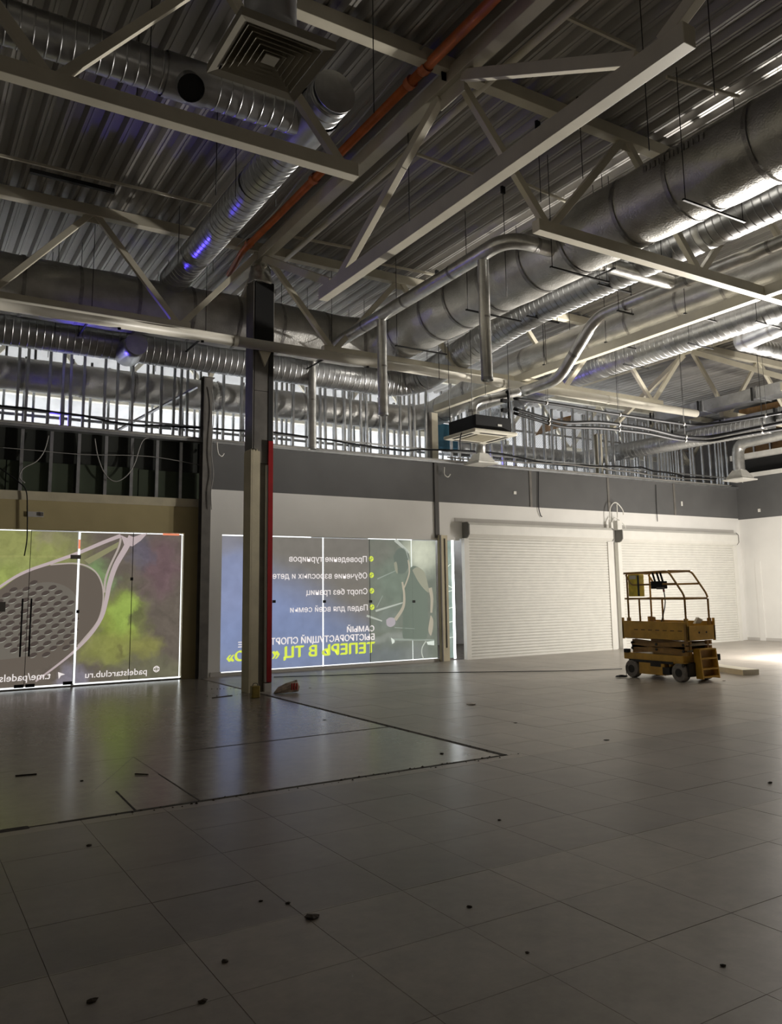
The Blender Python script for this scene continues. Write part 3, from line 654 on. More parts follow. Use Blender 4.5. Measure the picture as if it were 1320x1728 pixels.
G2 = [onY(px, 1000, YG).x for px in (373, 461, 547, 624, 697, 738)]
win2 = struct('window_2', ((G2[0]+G2[-1])/2, YG, 0), 'wide glass shop front behind the blue banner')
for a, b in zip(G2, G2[1:]): pane(a+0.008, b-0.008, 0.07, 2.94, win2)
seam(G2[3], 0.08, 2.93, win2, 0.012)
for px in (462, 547, 625, 698):
    q = onY(px, 1015, YG); B((q.x-0.035, YG-0.03, q.z-0.03), (q.x+0.035, YG-0.005, q.z+0.03)).build('glass_clamp', 'black_steel', win2)
xs0 = onY(754, 1000, YG).x; xs1 = onY(768, 1000, YG).x
win3 = struct('window_3', ((xs0+xs1)/2, YG, 0), 'narrow glass pane beside the roller shutter')
pane(xs0, xs1-0.05, 0.05, 2.93, win3)
# light gaps of the bright passage between the films
def glow(x0, x1, z0, z1, par, m='glow_white', y=YB+0.012): B((x0, y, z0), (x1, y+0.004, z1)).build('light_gap', m, par)
glow(GLX[1]-0.018, GLX[1]+0.018, 0.05, 2.93, win1, 'glow_white', YB-0.02); glow(GLX[1]-0.018, GLX[1]+0.018, 2.6, 2.78, win1, 'glow_orange', YB-0.024)
glow(GLX[3]-0.03, GLX[3]-0.009, 0.03, 2.93, win1); glow(GLX[1], GLX[3], 2.918, 2.935, win1); glow(GLX[3]-0.42, GLX[3]-0.08, 2.905, 2.94, win1, 'glow_orange', YB-0.003)
glow(GLX[1], GLX[3], 0.022, 0.05, win1); glow(XL0-2, GLX[1]-0.05, 0.015, 0.05, door)
glow(XL0-2, GLX[0]-0.01, 2.42, 2.455, door); glow(XL0-2, GLX[0], 2.925, 2.938, door)
glow(G2[0], G2[1], 2.925, 2.95, win2); glow(G2[1], G2[2]-0.3, 2.93, 2.95, win2); glow(G2[3], G2[4]+0.02, 2.935, 2.95, win2)
glow(G2[2]-0.016, G2[2]+0.016, 0.06, 2.94, win2); glow(G2[1]-0.03, G2[1]+0.02, 0.08, 1.8, win2); glow(G2[4]-0.02, G2[4]+0.02, 1.0, 2.94, win2, 'glow_soft')
glow(G2[4]-0.014, G2[4]+0.014, 0.06, 1.0, win2, 'glow_soft'); glow(G2[0]+0.05, G2[-1], 0.062, 0.082, win2)
glow(xs1-0.055, xs1+0.01, 0.03, 2.95, win3, 'glow_strong', YB-0.01)

# ================================================================== BACKLIT PRINTED FILMS
def blob_mat(name, base, blobs, nscale=2.4, damt=0.75, detail=4, fine=0.16):
    m = bpy.data.materials.new(name); m.use_nodes = True; nt = m.node_tree; N = nt.nodes; L = nt.links
    b = N['Principled BSDF']; b.inputs['Roughness'].default_value = 0.45; b.inputs['Base Color'].default_value = (*[c*0.4 for c in base], 1); b.inputs['Specular IOR Level'].default_value = 0.25
    geo = N.new('ShaderNodeNewGeometry')
    nz = N.new('ShaderNodeTexNoise'); nz.inputs['Scale'].default_value = nscale; nz.inputs['Detail'].default_value = detail; nz.inputs['Roughness'].default_value = 0.6; L.new(geo.outputs['Position'], nz.inputs['Vector'])
    sb = N.new('ShaderNodeVectorMath'); sb.operation = 'SUBTRACT'; sb.inputs[1].default_value = (0.5, 0.5, 0.5); L.new(nz.outputs['Color'], sb.inputs[0])
    sc = N.new('ShaderNodeVectorMath'); sc.operation = 'SCALE'; sc.inputs['Scale'].default_value = damt; L.new(sb.outputs[0], sc.inputs[0])
    ad = N.new('ShaderNodeVectorMath'); L.new(geo.outputs['Position'], ad.inputs[0]); L.new(sc.outputs[0], ad.inputs[1])
    cur = None
    for (cx_, cz_, rx, rz, col, amt) in blobs:
        mp = N.new('ShaderNodeMapping'); mp.inputs['Scale'].default_value = (1/rx, 0, 1/rz); mp.inputs['Location'].default_value = (-cx_/rx, 0, -cz_/rz); L.new(ad.outputs[0], mp.inputs['Vector'])
        ln = N.new('ShaderNodeVectorMath'); ln.operation = 'LENGTH'; L.new(mp.outputs[0], ln.inputs[0])
        mr = N.new('ShaderNodeMapRange'); mr.interpolation_type = 'SMOOTHSTEP'; mr.inputs[1].default_value = 1.0; mr.inputs[2].default_value = 0.25; mr.inputs[3].default_value = 0; mr.inputs[4].default_value = amt
        L.new(ln.outputs['Value'], mr.inputs[0])
        mx = N.new('ShaderNodeMix'); mx.data_type = 'RGBA'; mx.inputs[7].default_value = (*col, 1)
        if cur is None: mx.inputs[6].default_value = (*base, 1)
        else: L.new(cur, mx.inputs[6])
        L.new(mr.outputs[0], mx.inputs[0]); cur = mx.outputs[2]
    n2 = N.new('ShaderNodeTexNoise'); n2.inputs['Scale'].default_value = 5; n2.inputs['Detail'].default_value = 5; L.new(ad.outputs[0], n2.inputs['Vector'])
    m2 = N.new('ShaderNodeMapRange'); m2.inputs[1].default_value = 0.3; m2.inputs[2].default_value = 0.7; m2.inputs[3].default_value = 1-fine; m2.inputs[4].default_value = 1+fine; L.new(n2.outputs[0], m2.inputs[0])
    s2 = N.new('ShaderNodeVectorMath'); s2.operation = 'SCALE'; L.new(cur, s2.inputs[0]); L.new(m2.outputs[0], s2.inputs['Scale'])
    L.new(s2.outputs[0], b.inputs['Emission Color']); b.inputs['Emission Strength'].default_value = 1.0
    MATS[name] = m; return m
def fx(px, py, rx, rz, col, amt, y=YB):
    q = onY(px, py, y); return (q.x, q.z, rx, rz, srgb(*col), amt)
blob_mat('print_racket', srgb(104, 94, 86), [
    fx(40, 925, 1.5, 0.75, (150, 152, 90), 0.85), fx(60, 960, 1.2, 0.5, (148, 154, 92), 0.6), fx(0, 1000, .9, .6, (160, 172, 90), 0.8), fx(78, 905, 0.35, 0.3, (138, 130, 104), 0.8),
    fx(200, 1055, 0.75, 1.0, (138, 148, 70), 0.9), fx(210, 1035, 0.42, 0.55, (150, 170, 84), 0.85), fx(168, 970, 0.4, 0.45, (130, 158, 104), 0.7), fx(185, 1095, 0.8, 0.5, (140, 140, 80), 0.8), fx(250, 1095, 0.42, 0.42, (138, 136, 76), 0.8),
    fx(275, 955, 0.6, 0.9, (112, 88, 94), 0.8), fx(240, 935, 0.35, 0.5, (96, 92, 108), 0.7), fx(232, 1040, 0.2, 0.3, (92, 86, 70), 0.7), fx(205, 1100, 0.1, 0.2, (100, 94, 62), 0.6), fx(270, 1130, 1.6, 0.35, (112, 110, 88), 0.7), fx(120, 1150, 0.4, 0.5, (140, 134, 150), 0.7)])
blob_mat('print_blue', srgb(124, 118, 112), [
    fx(430, 1060, 2.6, 1.7, (134, 146, 186), 0.95), fx(390, 980, 1.1, 1.2, (140, 148, 184), 0.9), fx(520, 1090, 2.2, 1.1, (126, 138, 174), 0.9), fx(610, 1100, 1.6, 0.8, (118, 128, 152), 0.8), fx(385, 915, 0.5, 0.4, (140, 138, 150), 0.7)], 0.5, 0.5, 2, 0.07)
blob_mat('print_court', srgb(120, 124, 114), [
    fx(712, 930, 0.75, 0.75, (205, 205, 186), 0.95), fx(640, 930, 0.8, 0.6, (122, 120, 112), 0.8), fx(670, 985, 0.8, 0.9, (122, 132, 120), 0.8), fx(660, 1075, 1.4, 0.12, (150, 152, 146), 0.7), fx(640, 1110, 1.6, 0.5, (116, 120, 122), 0.9), fx(655, 1045, 0.5, 0.4, (130, 136, 130), 0.6), fx(700, 1110, 0.6, 0.5, (128, 130, 128), 0.8)], 1.2, 0.5, 4, 0.10)
blob_mat('print_side', srgb(126, 140, 134), [fx(760, 960, 0.25, 0.8, (150, 166, 156), 0.8), fx(760, 1030, 0.25, 0.6, (132, 150, 140), 0.8), fx(760, 1080, 0.3, 0.3, (146, 156, 150), 0.7)], 3, 0.4, 5, 0.2)
for nm, c, s_ in (('ink_white', (226, 216, 216), 1.15), ('ink_lime', (222, 234, 84), 1.0), ('ink_rim', (178, 164, 158), 1), ('ink_rim_dim', (134, 124, 132), 1), ('ink_face', (102, 92, 84), 1), ('ink_face2', (110, 103, 95), 1),
                  ('ink_hole', (78, 68, 64), 1), ('ink_cres', (186, 184, 172), 1), ('ink_handle', (188, 170, 172), 1), ('ink_grip', (140, 136, 104), 1), ('ink_skin', (176, 166, 150), 1), ('ink_skin2', (150, 148, 132), 1), ('ink_shirt', (110, 118, 108), 1),
                  ('ink_hair', (108, 115, 107), 1), ('ink_line', (182, 184, 176), 1), ('ink_ball', (176, 166, 172), 1), ('ink_shine', (222, 226, 218), 1), ('ink_faint', (150, 156, 148), 1)):
    print_mat(nm, srgb(*c), s_)
def P2(pts, y): return [onY(px, py, y) for px, py in pts]
def flat(pts_px, name, m, par, y): return MB().poly(P2(pts_px, y)).build(name, m, par)
def stroke(pts_px, wd, name, m, par, y, wend=None):
    pts = P2(pts_px, y); d = MB(); n = len(pts); vs = []
    for i, p in enumerate(pts):
        t = (pts[min(i+1, n-1)]-pts[max(i-1, 0)]).normalized(); nn = Vector((-t.z, 0, t.x)); ww = wd if wend is None else wd+(wend-wd)*i/(n-1)
        vs += [p+nn*ww/2, p-nn*ww/2]
    d.add(vs, [(2*i, 2*i+1, 2*i+3, 2*i+2) for i in range(n-1)]); return d.build(name, m, par)
def smooth(pts, n=6):
    out = []
    for i in range(len(pts)-1):
        p0 = pts[max(i-1, 0)]; p1 = pts[i]; p2 = pts[i+1]; p3 = pts[min(i+2, len(pts)-1)]
        for k in range(n):
            t = k/n; out.append(tuple(0.5*((2*p1[j])+(-p0[j]+p2[j])*t+(2*p0[j]-5*p1[j]+4*p2[j]-p3[j])*t*t+(-p0[j]+3*p1[j]-3*p2[j]+p3[j])*t**3) for j in range(2)))
    out.append(pts[-1]); return out
def lettering(body, right_px, left_px, ytop, ybot, m, par, y, bold=0.02, name='lettering'):
    """mirrored print: seen from behind, so it runs from right to left"""
    c = bpy.data.curves.new('lettering', 'FONT'); c.body = body; c.size = 1.0; c.resolution_u = 3
    to = bpy.data.objects.new('tmp_text', c); COL.objects.link(to); bpy.context.view_layer.update()
    me = bpy.data.meshes.new_from_object(to.evaluated_get(bpy.context.evaluated_depsgraph_get())); bpy.data.objects.remove(to)
    vs = np.array([tuple(v.co) for v in me.vertices]); fs = [tuple(p.vertices) for p in me.polygons]
    mn, mx = vs.min(0), vs.max(0)
    a = onY(right_px, ytop, y); b = onY(right_px, ybot, y); l = onY(left_px, ybot, y)
    W = a.x-l.x; H = a.z-b.z
    capref = H
    v2 = [(a.x-(v[0]-mn[0])/(mx[0]-mn[0])*W, y, b.z+(v[1]-0.0)/(0.73 if any(ch.isupper() or ch in 'bdfhkl' for ch in body) else 0.73)*capref) for v in vs]
    d = MB()
    for sh in (-1, -0.5, 0, 0.5, 1): d.add([(v[0]+sh*bold*capref*0.8, y+sh*0.0003, v[2]+sh*bold*capref*0.5) for v in v2], fs)
    o = d.build(name, m, par); bpy.data.meshes.remove(me); return o
# left banner: racket in coloured smoke
XLB = XL0-2.5
bn = thing('advertising_banner', ((XLB+GLX[3])/2, YB, 0.05), 'backlit banner with a padel racket in green smoke on the left shop front', 'banner')
for x0, x1 in ((XLB, GLX[0]), (GLX[0], GLX[1]-0.028), (GLX[1]+0.028, GLX[3]-0.03)):
    B((x0, YB, 0.05), (x1, YB+0.004, 2.92)).build('printed_film', 'print_racket', bn)
Y1, Y2, Y3, Y4 = YB-0.004, YB-0.006, YB-0.008, YB-0.010
face = smooth([(0, 995), (40, 968), (85, 954), (130, 953), (160, 966), (173, 990), (174, 1020), (163, 1052), (140, 1080), (110, 1108), (70, 1128), (30, 1140), (0, 1146), (-60, 1140), (-110, 1110), (-130, 1060), (-100, 1030), (-60, 1015), (0, 995)], 5)[:-1]
flat(face, 'racket_face', 'ink_face', bn, Y1)
flat(smooth([(5, 1008), (60, 985), (100, 985), (128, 1005), (128, 1040), (115, 1075), (80, 1095), (30, 1110), (-40, 1110), (-60, 1060), (-30, 1025), (5, 1008)], 4)[:-1], 'racket_core', 'ink_face2', bn, Y1-0.0008)
stroke(smooth([(-20, 1004), (20, 977), (50, 962), (85, 950), (130, 934), (175, 915), (204, 904)], 6), 0.045, 'racket_rim', 'ink_handle', bn, Y2, 0.075)
stroke(smooth([(85, 953), (130, 951), (158, 962), (172, 985), (174, 1015), (165, 1048), (140, 1080), (131, 1090)], 6), 0.028, 'racket_rim', 'ink_rim', bn, Y2)
stroke(smooth([(222, 905), (212, 925), (195, 955), (185, 985), (180, 1010), (172, 1040), (155, 1068), (131, 1094), (100, 1120), (60, 1150)], 6), 0.12, 'racket_rim', 'ink_handle', bn, Y3, 0.03)
stroke(smooth([(204, 908), (200, 925), (186, 955), (178, 978), (176, 1000)], 5), 0.04, 'racket_throat', 'ink_rim', bn, Y2)
flat([(142, 945), (201, 914), (198, 924), (150, 952)], 'racket_throat', 'ink_grip', bn, Y2)
flat([(204, 903), (215, 908), (226, 906), (240, 901), (249, 900), (238, 912), (224, 922), (210, 920)], 'racket_handle', 'ink_handle', bn, Y3-0.0005)
hm = None
ha, hb = Vector((22.5, 9.3)), Vector((9.6, -15.2))  # hole lattice steps in the print
cnt = 0
for i in range(-9, 10):
    for j in range(-9, 12):
        px = 62+i*13.2+j*11.4; py = 1015+i*-1.9+j*8.6-0.0*i
        px = 75+i*22.0+(j % 2)*11.0-j*0.9; py = 1020+j*9.4-i*1.2
        if ((px-62)/84)**2+((py-1046)/64)**2 > 1 or px > 128 or px < -30: continue
        rx = 0.066+0.005*random.random(); q = onY(px, py, Y2); el = []; cr = []
        for k in range(12):
            th = 2*math.pi*k/12; el.append((q.x+rx*1.05*math.cos(th), Y2, q.z+rx*0.70*math.sin(th)+0.25*rx*math.cos(th)))
        MB().poly(el).build('racket_hole', 'ink_hole', bn)
        for rr_, ks in ((1.0, range(7)), (0.62, range(6, -1, -1))):
            for k in ks:
                th = math.radians(205+k*24); dz = 0.0 if rr_ == 1.0 else -0.16*rx
                cr.append((q.x+rx*(0.98 if rr_ == 1.0 else 0.9)*math.cos(th), Y3, q.z+rx*0.66*math.sin(th)*(1 if rr_ == 1.0 else 0.55)+0.25*rx*math.cos(th)+dz))
        MB().poly(cr).build('racket_hole_edge', 'ink_cres', bn)
lettering('padelstarclub.ru', 248, 144, 1126.5, 1137.5, 'ink_white', bn, Y4, 0.012)
lettering('t.me/padelst', 86, -8, 1133, 1145.5, 'ink_white', bn, Y4, 0.012)
q = onY(264, 1129, Y4); d = MB()
for rad, (sx, sz) in ((0.062, (1, 1)), (0.062, (0.45, 1))):
    for k in range(20):
        a0, a1 = 2*math.pi*k/20, 2*math.pi*(k+1)/20
        d.add([(q.x+math.cos(a)*r_*sx, Y4, q.z+math.sin(a)*r_*sz) for r_, a in ((rad, a0), (rad, a1), (rad*0.82, a1), (rad*0.82, a0))], [(0, 1, 2, 3)])
for z in (-0.024, 0.024): d.add([(q.x-0.06, Y4, q.z+z-0.006), (q.x+0.06, Y4, q.z+z-0.006), (q.x+0.06, Y4, q.z+z+0.006), (q.x-0.06, Y4, q.z+z+0.006)], [(0, 1, 2, 3)])
d.build('globe_icon', 'ink_white', bn)
flat([(98, 1134), (110, 1138), (103, 1140), (99, 1146)], 'arrow_icon', 'ink_white', bn, Y4)
# blue banner with the list
b2 = thing('advertising_banner', ((G2[0]+G2[-1])/2, YB, 0.08), 'backlit blue banner with white list and lime lettering behind the column', 'banner')
for a, b in ((G2[0]+0.02, G2[1]), (G2[1], G2[2]-0.022), (G2[2]+0.022, G2[3])): B((a, YB, 0.08), (b, YB+0.004, 2.925)).build('printed_film', 'print_blue', b2)
for a, b in ((G2[3], G2[4]-0.014), (G2[4]+0.014, G2[5])): B((a, YB, 0.08), (b, YB+0.004, 2.925)).build('printed_film', 'print_court', b2)
for txt, r_, l_, y0, y1, m_, bo in (('Проведение турниров', 619, 488, 938.5, 948.5, 'ink_white', 0.014), ('Обучение взрослых и детей', 619.5, 453, 966, 976, 'ink_white', 0.014),
        ('Спорт без границ', 620, 517, 992.5, 1002.5, 'ink_white', 0.014), ('Падел для всей семьи', 620.5, 490, 1020, 1030, 'ink_white', 0.014),
        ('САМЫЙ', 631.5, 586, 1055.5, 1065, 'ink_white', 0.045), ('БЫСТРОРАСТУЩИЙ СПОРТ', 632, 457, 1069, 1079.5, 'ink_white', 0.045), ('Е', 410, 402, 1083, 1092, 'ink_white', 0.045),
        ('ТЕПЕРЬ В ТЦ «', 632, 460, 1083.5, 1101, 'ink_lime', 0.075), ('О»', 414, 383, 1098, 1114.5, 'ink_lime', 0.075)):
    lettering(txt, r_, l_, y0, y1, m_, b2, Y4, bo)
for px, py in ((626.5, 943), (627, 970.5), (627.5, 997), (628, 1024.5)):
    q = onY(px, py, Y4); d = MB(); d.poly([(q.x+0.065*math.cos(2*math.pi*k/18), Y4, q.z+0.065*math.sin(2*math.pi*k/18)) for k in range(18)])
    bl = d.build('ball_bullet', 'ink_lime', b2)
    stroke([(px-3.4, py+1.2), (px, py+1.0), (px+1.0, py-3.4)], 0.012, 'ball_seam', 'ink_shirt', b2, Y4-0.001); stroke([(px-1.0, py+3.6), (px+0.6, py-0.6), (px+3.4, py-1.2)], 0.012, 'ball_seam', 'ink_shirt', b2, Y4-0.001)
# printed player: flat print on the film
flat(smooth([(690, 962), (698, 955), (712, 962), (720, 985), (722, 1030), (721, 1075), (706, 1080), (690, 1078), (680, 1075), (680, 1040), (678, 1010), (682, 985), (690, 962)], 4)[:-1], 'printed_shirt', 'ink_shirt', b2, Y2)
flat(smooth([(664, 938), (672, 926), (684, 926), (691, 938), (690, 955), (684, 966), (674, 968), (667, 958), (664, 938)], 4)[:-1], 'printed_hair', 'ink_hair', b2, Y2)
flat(smooth([(665, 950), (669, 948), (671, 958), (671, 968), (667, 962), (665, 950)], 3)[:-1], 'printed_face', 'ink_skin2', b2, Y3)
flat(smooth([(696, 962), (704, 957), (716, 965), (722, 985), (724, 1000), (714, 992), (704, 978), (696, 962)], 4)[:-1], 'printed_shoulder', 'ink_skin2', b2, Y3)
stroke(smooth([(726, 992), (729, 1010), (728, 1034)], 4), 0.11, 'printed_arm', 'ink_skin', b2, Y3, 0.06)
flat(smooth([(727, 1038), (731, 1045), (731, 1058), (728, 1072), (725, 1070), (723, 1062), (725, 1048), (727, 1038)], 3)[:-1], 'printed_hand', 'ink_skin', b2, Y3)
stroke(smooth([(679, 982), (682, 1000), (682, 1018), (678, 1030), (667, 1046)], 4), 0.05, 'printed_arm', 'ink_skin', b2, Y3, 0.09)
stroke(smooth([(689, 945), (691, 965), (685, 985), (680, 995)], 4), 0.04, 'printed_collar', 'ink_skin', b2, Y3)
flat(smooth([(652, 1046), (658, 1042), (666, 1044), (667, 1053), (660, 1058), (653, 1055), (652, 1046)], 4)[:-1], 'printed_ball', 'ink_ball', b2, Y3)
for pts, wd, m_ in (([(637, 977), (668, 963)], 0.03, 'ink_faint'), ([(634, 1031), (680, 1017)], 0.05, 'ink_line'), ([(619, 1039), (645, 1048)], 0.05, 'ink_line'), ([(667, 911), (691, 933)], 0.09, 'ink_line'), ([(636, 1025), (646, 1005)], 0.02, 'ink_faint'), ([(660, 1079), (733, 1080)], 0.05, 'ink_faint'), ([(685, 928), (690, 945)], 0.03, 'ink_line'), ([(666, 1059), (700, 1061)], 0.02, 'ink_faint')):
    stroke(pts, wd, 'printed_line', m_, b2, Y2, wd*0.6)
flat([(660, 1076), (666, 1080), (666, 1084), (662, 1087)], 'printed_shoe', 'ink_shine', b2, Y3); flat([(720, 1083), (733, 1081), (733, 1089), (722, 1088)], 'printed_shoe', 'ink_shine', b2, Y3)
stroke(smooth([(719, 1082), (713, 1092), (712, 1102), (715, 1112)], 4), 0.03, 'printed_line', 'ink_line', b2, Y3)
b3 = thing('advertising_banner', ((xs0+xs1)/2, YB, 0.05), 'narrow crinkled greenish film between the pale post and the roller shutter', 'banner')
B((xs0-0.02, YB, 0.05), (xs1-0.05, YB+0.004, 2.93)).build('printed_film', 'print_side', b3)
for pts in ([(751, 985), (765, 993)], [(752, 999), (766, 996)], [(752, 1028), (767, 1024)], [(753, 1051), (767, 1048)], [(754, 1077), (765, 1075)], [(752, 960), (760, 952)]): stroke(pts, 0.03, 'crease', 'ink_shine', b3, Y2, 0.015)

# ================================================================== ROLLER SHUTTERS
def shutter(x0, x1, label, pitch=0.0755):
    t = thing('roller_shutter', ((x0+x1)/2, YF-0.12, 0), label, 'shutter')
    YS = YF-0.12; wd = x1-x0; src = None; n = int(3.02/pitch)
    for k in range(n):
        z = 0.05+k*pitch
        if src is None:
            d = MB(); pr_ = [(0.0, 0.0), (-0.012, 0.012), (-0.016, pitch*0.5), (-0.012, pitch-0.018), (0.0, pitch-0.006)]
            m_ = len(pr_); vs = [(x, YS+y, zz) for x in (x0, x1) for y, zz in pr_]
            d.add(vs, [(i, m_+i, m_+i+1, i+1) for i in range(m_-1)]); d.add([(x0, YS, 0), (x1, YS, 0), (x1, YS+0.004, pitch), (x0, YS+0.004, pitch)], [(0, 1, 2, 3)])
            src = d.build('slat', 'shutter_white', t); base = WORLDLOC[src.name].copy(); src.location = (base.x, base.y, z)
        else:
            o = src.copy(); COL.objects.link(o); o.location = (base.x, base.y, z)
    B((x0, YS-0.025, 0.0), (x1, YS+0.02, 0.05)).build('bottom_bar', 'shutter_box', t)
    for a, b in ((x0-0.12, x0+0.02), (x1-0.02, x1+0.16)): B((a, YS-0.04, 0), (b, YF-0.03, 3.0)).build('guide_rail', 'shutter_box', t)
    # rolled box with chamfered front
    pts = [(0, 3.02), (-0.20, 3.02), (-0.27, 3.10), (-0.27, 3.33), (-0.20, 3.40), (0, 3.40)]
    MB().prism([(x0-0.05, YF-0.03+y, z) for y, z in pts], (x1-x0+0.12, 0, 0)).build('shutter_box', 'shutter_box', t)
    for xe in (x0-0.08, x1+0.07):
        MB().prism([(xe, YF-0.025+y*1.06, 3.01+(z-3.01)*1.02) for y, z in pts], (0.03, 0, 0)).build('end_plate', 'shutter_end', t)
    B((x0-0.3, YF-0.03, 3.42), (x1+0.25, YF-0.018, 3.52)).build('head_flashing', 'wall_greywhite', t)
    return t
shutter(12.26, 17.22, 'white roller shutter nearest the blue banner, left half in shade')
shutter(17.72, 22.85, 'bright white roller shutter behind the yellow lift')
q = onY(1262, 982, YF-0.03); t = tag(B((23.06, YF-0.03, 1.62), (23.18, YF-0.02, 1.74)).build('exit_sign', 'exit_green'), 'tiny green exit sign beside the right shutter', 'sign')
d = MB()
jb = thing('junction_box', (17.45, YF-0.2, 3.3), 'white junction box with looping cables above the shutter pier', 'electrical box')
B((17.28, YF-0.25, 3.30), (17.36, YF-0.15, 3.56)).build('box', 'plastic_white', jb); B((17.5, YF-0.28, 3.36), (17.68, YF-0.10, 3.62)).build('box', 'plastic_white', jb)
for pts in ([(17.3, 3.5), (17.3, 4.0), (17.55, 4.2), (17.85, 3.95), (17.85, 3.8)], [(17.33, 3.52), (17.5, 3.75), (17.7, 3.62), (17.9, 3.5), (17.92, 3.3)], [(17.6, 3.62), (17.6, 4.1)]):
    MB().tube(resample(fillet([(x, YF-0.2, z) for x, z in pts], 0.2, 6), 0.04), 0.016, 6).build('cable', 'plastic_white', jb)
tag(B((13.9, YF-0.05, 4.22), (13.99, YF-0.03, 4.3)).build('wall_socket', 'plastic_white'), 'small white socket on the charcoal band above the left shutter', 'socket')
tag(B((20.6, YF-0.05, 4.2), (20.66, YF-0.03, 4.34)).build('wall_socket', 'plastic_white'), 'small white socket on the charcoal band above the right shutter', 'socket')
tag(B((XR-0.03, 15.75, 4.05), (XR-0.01, 15.83, 4.15)).build('wall_socket', 'plastic_white'), 'small white socket on the charcoal band of the right wall', 'socket')
q = onY(60, 868, YF-0.03); sg = thing('wall_plaque', (q.x, YF-0.03, q.z), 'small dim wall plaque on the cream header above the door', 'plaque')
B((q.x-0.14, YF-0.045, q.z-0.05), (q.x+0.14, YF-0.03, q.z+0.05)).build('plate', 'wall_greywhite', sg); B((q.x+0.08, YF-0.07, q.z-0.03), (q.x+0.13, YF-0.045, q.z+0.04)).build('lamp', 'col_grey', sg)

# ================================================================== STUD WALL ABOVE THE LEDGE
sp = thing('stud_partition', (8, YF+0.1, 4.93), 'open row of metal studs standing on the ledge above the charcoal band', 'partition')
def cstud(x, y, z0, z1, par, m='galv', wd=0.05, dp=0.06):
    d = MB(); d.box((x-wd/2, y, z0), (x+wd/2, y+0.003, z1)); d.box((x-wd/2, y, z0), (x-wd/2+0.003, y+dp, z1)); d.box((x+wd/2-0.003, y, z0), (x+wd/2, y+dp, z1))
    return d.build('stud', m, par)
x = -2.5
src = cstud(0, YF+0.08, 4.93, 6.95, sp); sm = src.data; bl = WORLDLOC[src.name].copy(); bpy.data.objects.remove(src)
while x < XR:
    if not (5.3 < x < 5.75 or 11.35 < x < 11.75):
        o = bpy.data.objects.new('stud', sm); COL.objects.link(o); o.location = (x, bl.y+random.uniform(-.02, .02), 4.93); o.rotation_euler = (random.uniform(-.008, .008), random.uniform(-.012, .012), 0); o.scale = (1, 1, random.uniform(0.86, 1.05)); setpar(o, sp)
    x += random.choice((0.25, 0.3, 0.4, 0.4, 0.15))
for a, b in ((-7, 5.4), (5.7, 11.4), (11.7, XR)): B((a, YF+0.08, 5.22), (b, YF+0.1, 5.26)).build('rail', 'galv_dull', sp); B((a, YF+0.14, 4.93), (b, YF+0.2, 4.97)).build('rail', 'galv_dull', sp)
s2 = thing('stud_partition', (8, 19.0, 4.2), 'second row of metal studs seen through the first against the bright passage', 'partition')
x = -3.0
while x < 24:
    o = bpy.data.objects.new('stud', sm); COL.objects.link(o); o.location = (x, 18.75+random.uniform(-.05, .05), 5.0); o.scale = (1, 1, random.uniform(0.9, 1.25)); o.rotation_euler = (0, random.uniform(-.01, .01), 0); setpar(o, s2)
    x += random.choice((0.2, 0.3, 0.4, 0.5, 0.15))
for z in (5.55, 6.5): B((-7, 18.74, z), (24, 18.78, z+0.06)).build('rail', 'galv_dull', s2)
s3 = thing('stud_partition', (25, 10, 5), 'row of studs with plywood beyond the right-hand wall', 'partition')
for k in range(22): B((25.2, 4+k*0.62, 5.2), (25.28, 4.06+k*0.62, 7.6)).build('stud', 'galv', s3)
B((25.9, 2, 5.0), (26.0, 18, 8.1)).build('backing_board', 'plywood', s3)
# mesh netting at right
mn = thing('wire_mesh', (17, YF+0.3, 4.95), 'diamond wire mesh netting hung behind the studs at right', 'netting'); d = MB()
xa, xb, za, zb = 13.2, 21.5, 4.95, 6.6; st = 0.075
k = xa-(zb-za)
while k < xb:
    for sgn in (1, -1):
        p0 = (k, za) if sgn == 1 else (k, zb); p1 = (k+(zb-za), zb) if sgn == 1 else (k+(zb-za), za)
        (ax, az), (bx, bz) = p0, p1
        if ax < xa: f = (xa-ax)/(bx-ax); ax, az = xa, az+(bz-az)*f
        if bx > xb: f = (xb-ax)/(bx-ax); bx, bz = xb, az+(bz-az)*f
        if bx > ax+0.02: d.beam((ax, YF+0.3, az), (bx, YF+0.3, bz), 0.004, 0.004, (0, 1, 0))
    k += st
o = d.build('wire_net', 'galv_dull', mn); o['kind'] = 'stuff'
tag(B((onY(728, 720, 17.3).x, 17.3, 5.4), (onY(772, 720, 17.3).x+0.1, 17.35, 6.1)).build('teal_panel', 'teal_panel'), 'teal blue panel glimpsed behind the air conditioner', 'panel')
tag(MB().prism([onY(905, 735, 18.62), onY(960, 716, 18.62), onY(968, 700, 18.62), onY(920, 712, 18.62)], (0, 0.06, 0)).build('plywood_sheet', 'plywood'), 'brown plywood sheet behind the wire mesh', 'plywood')
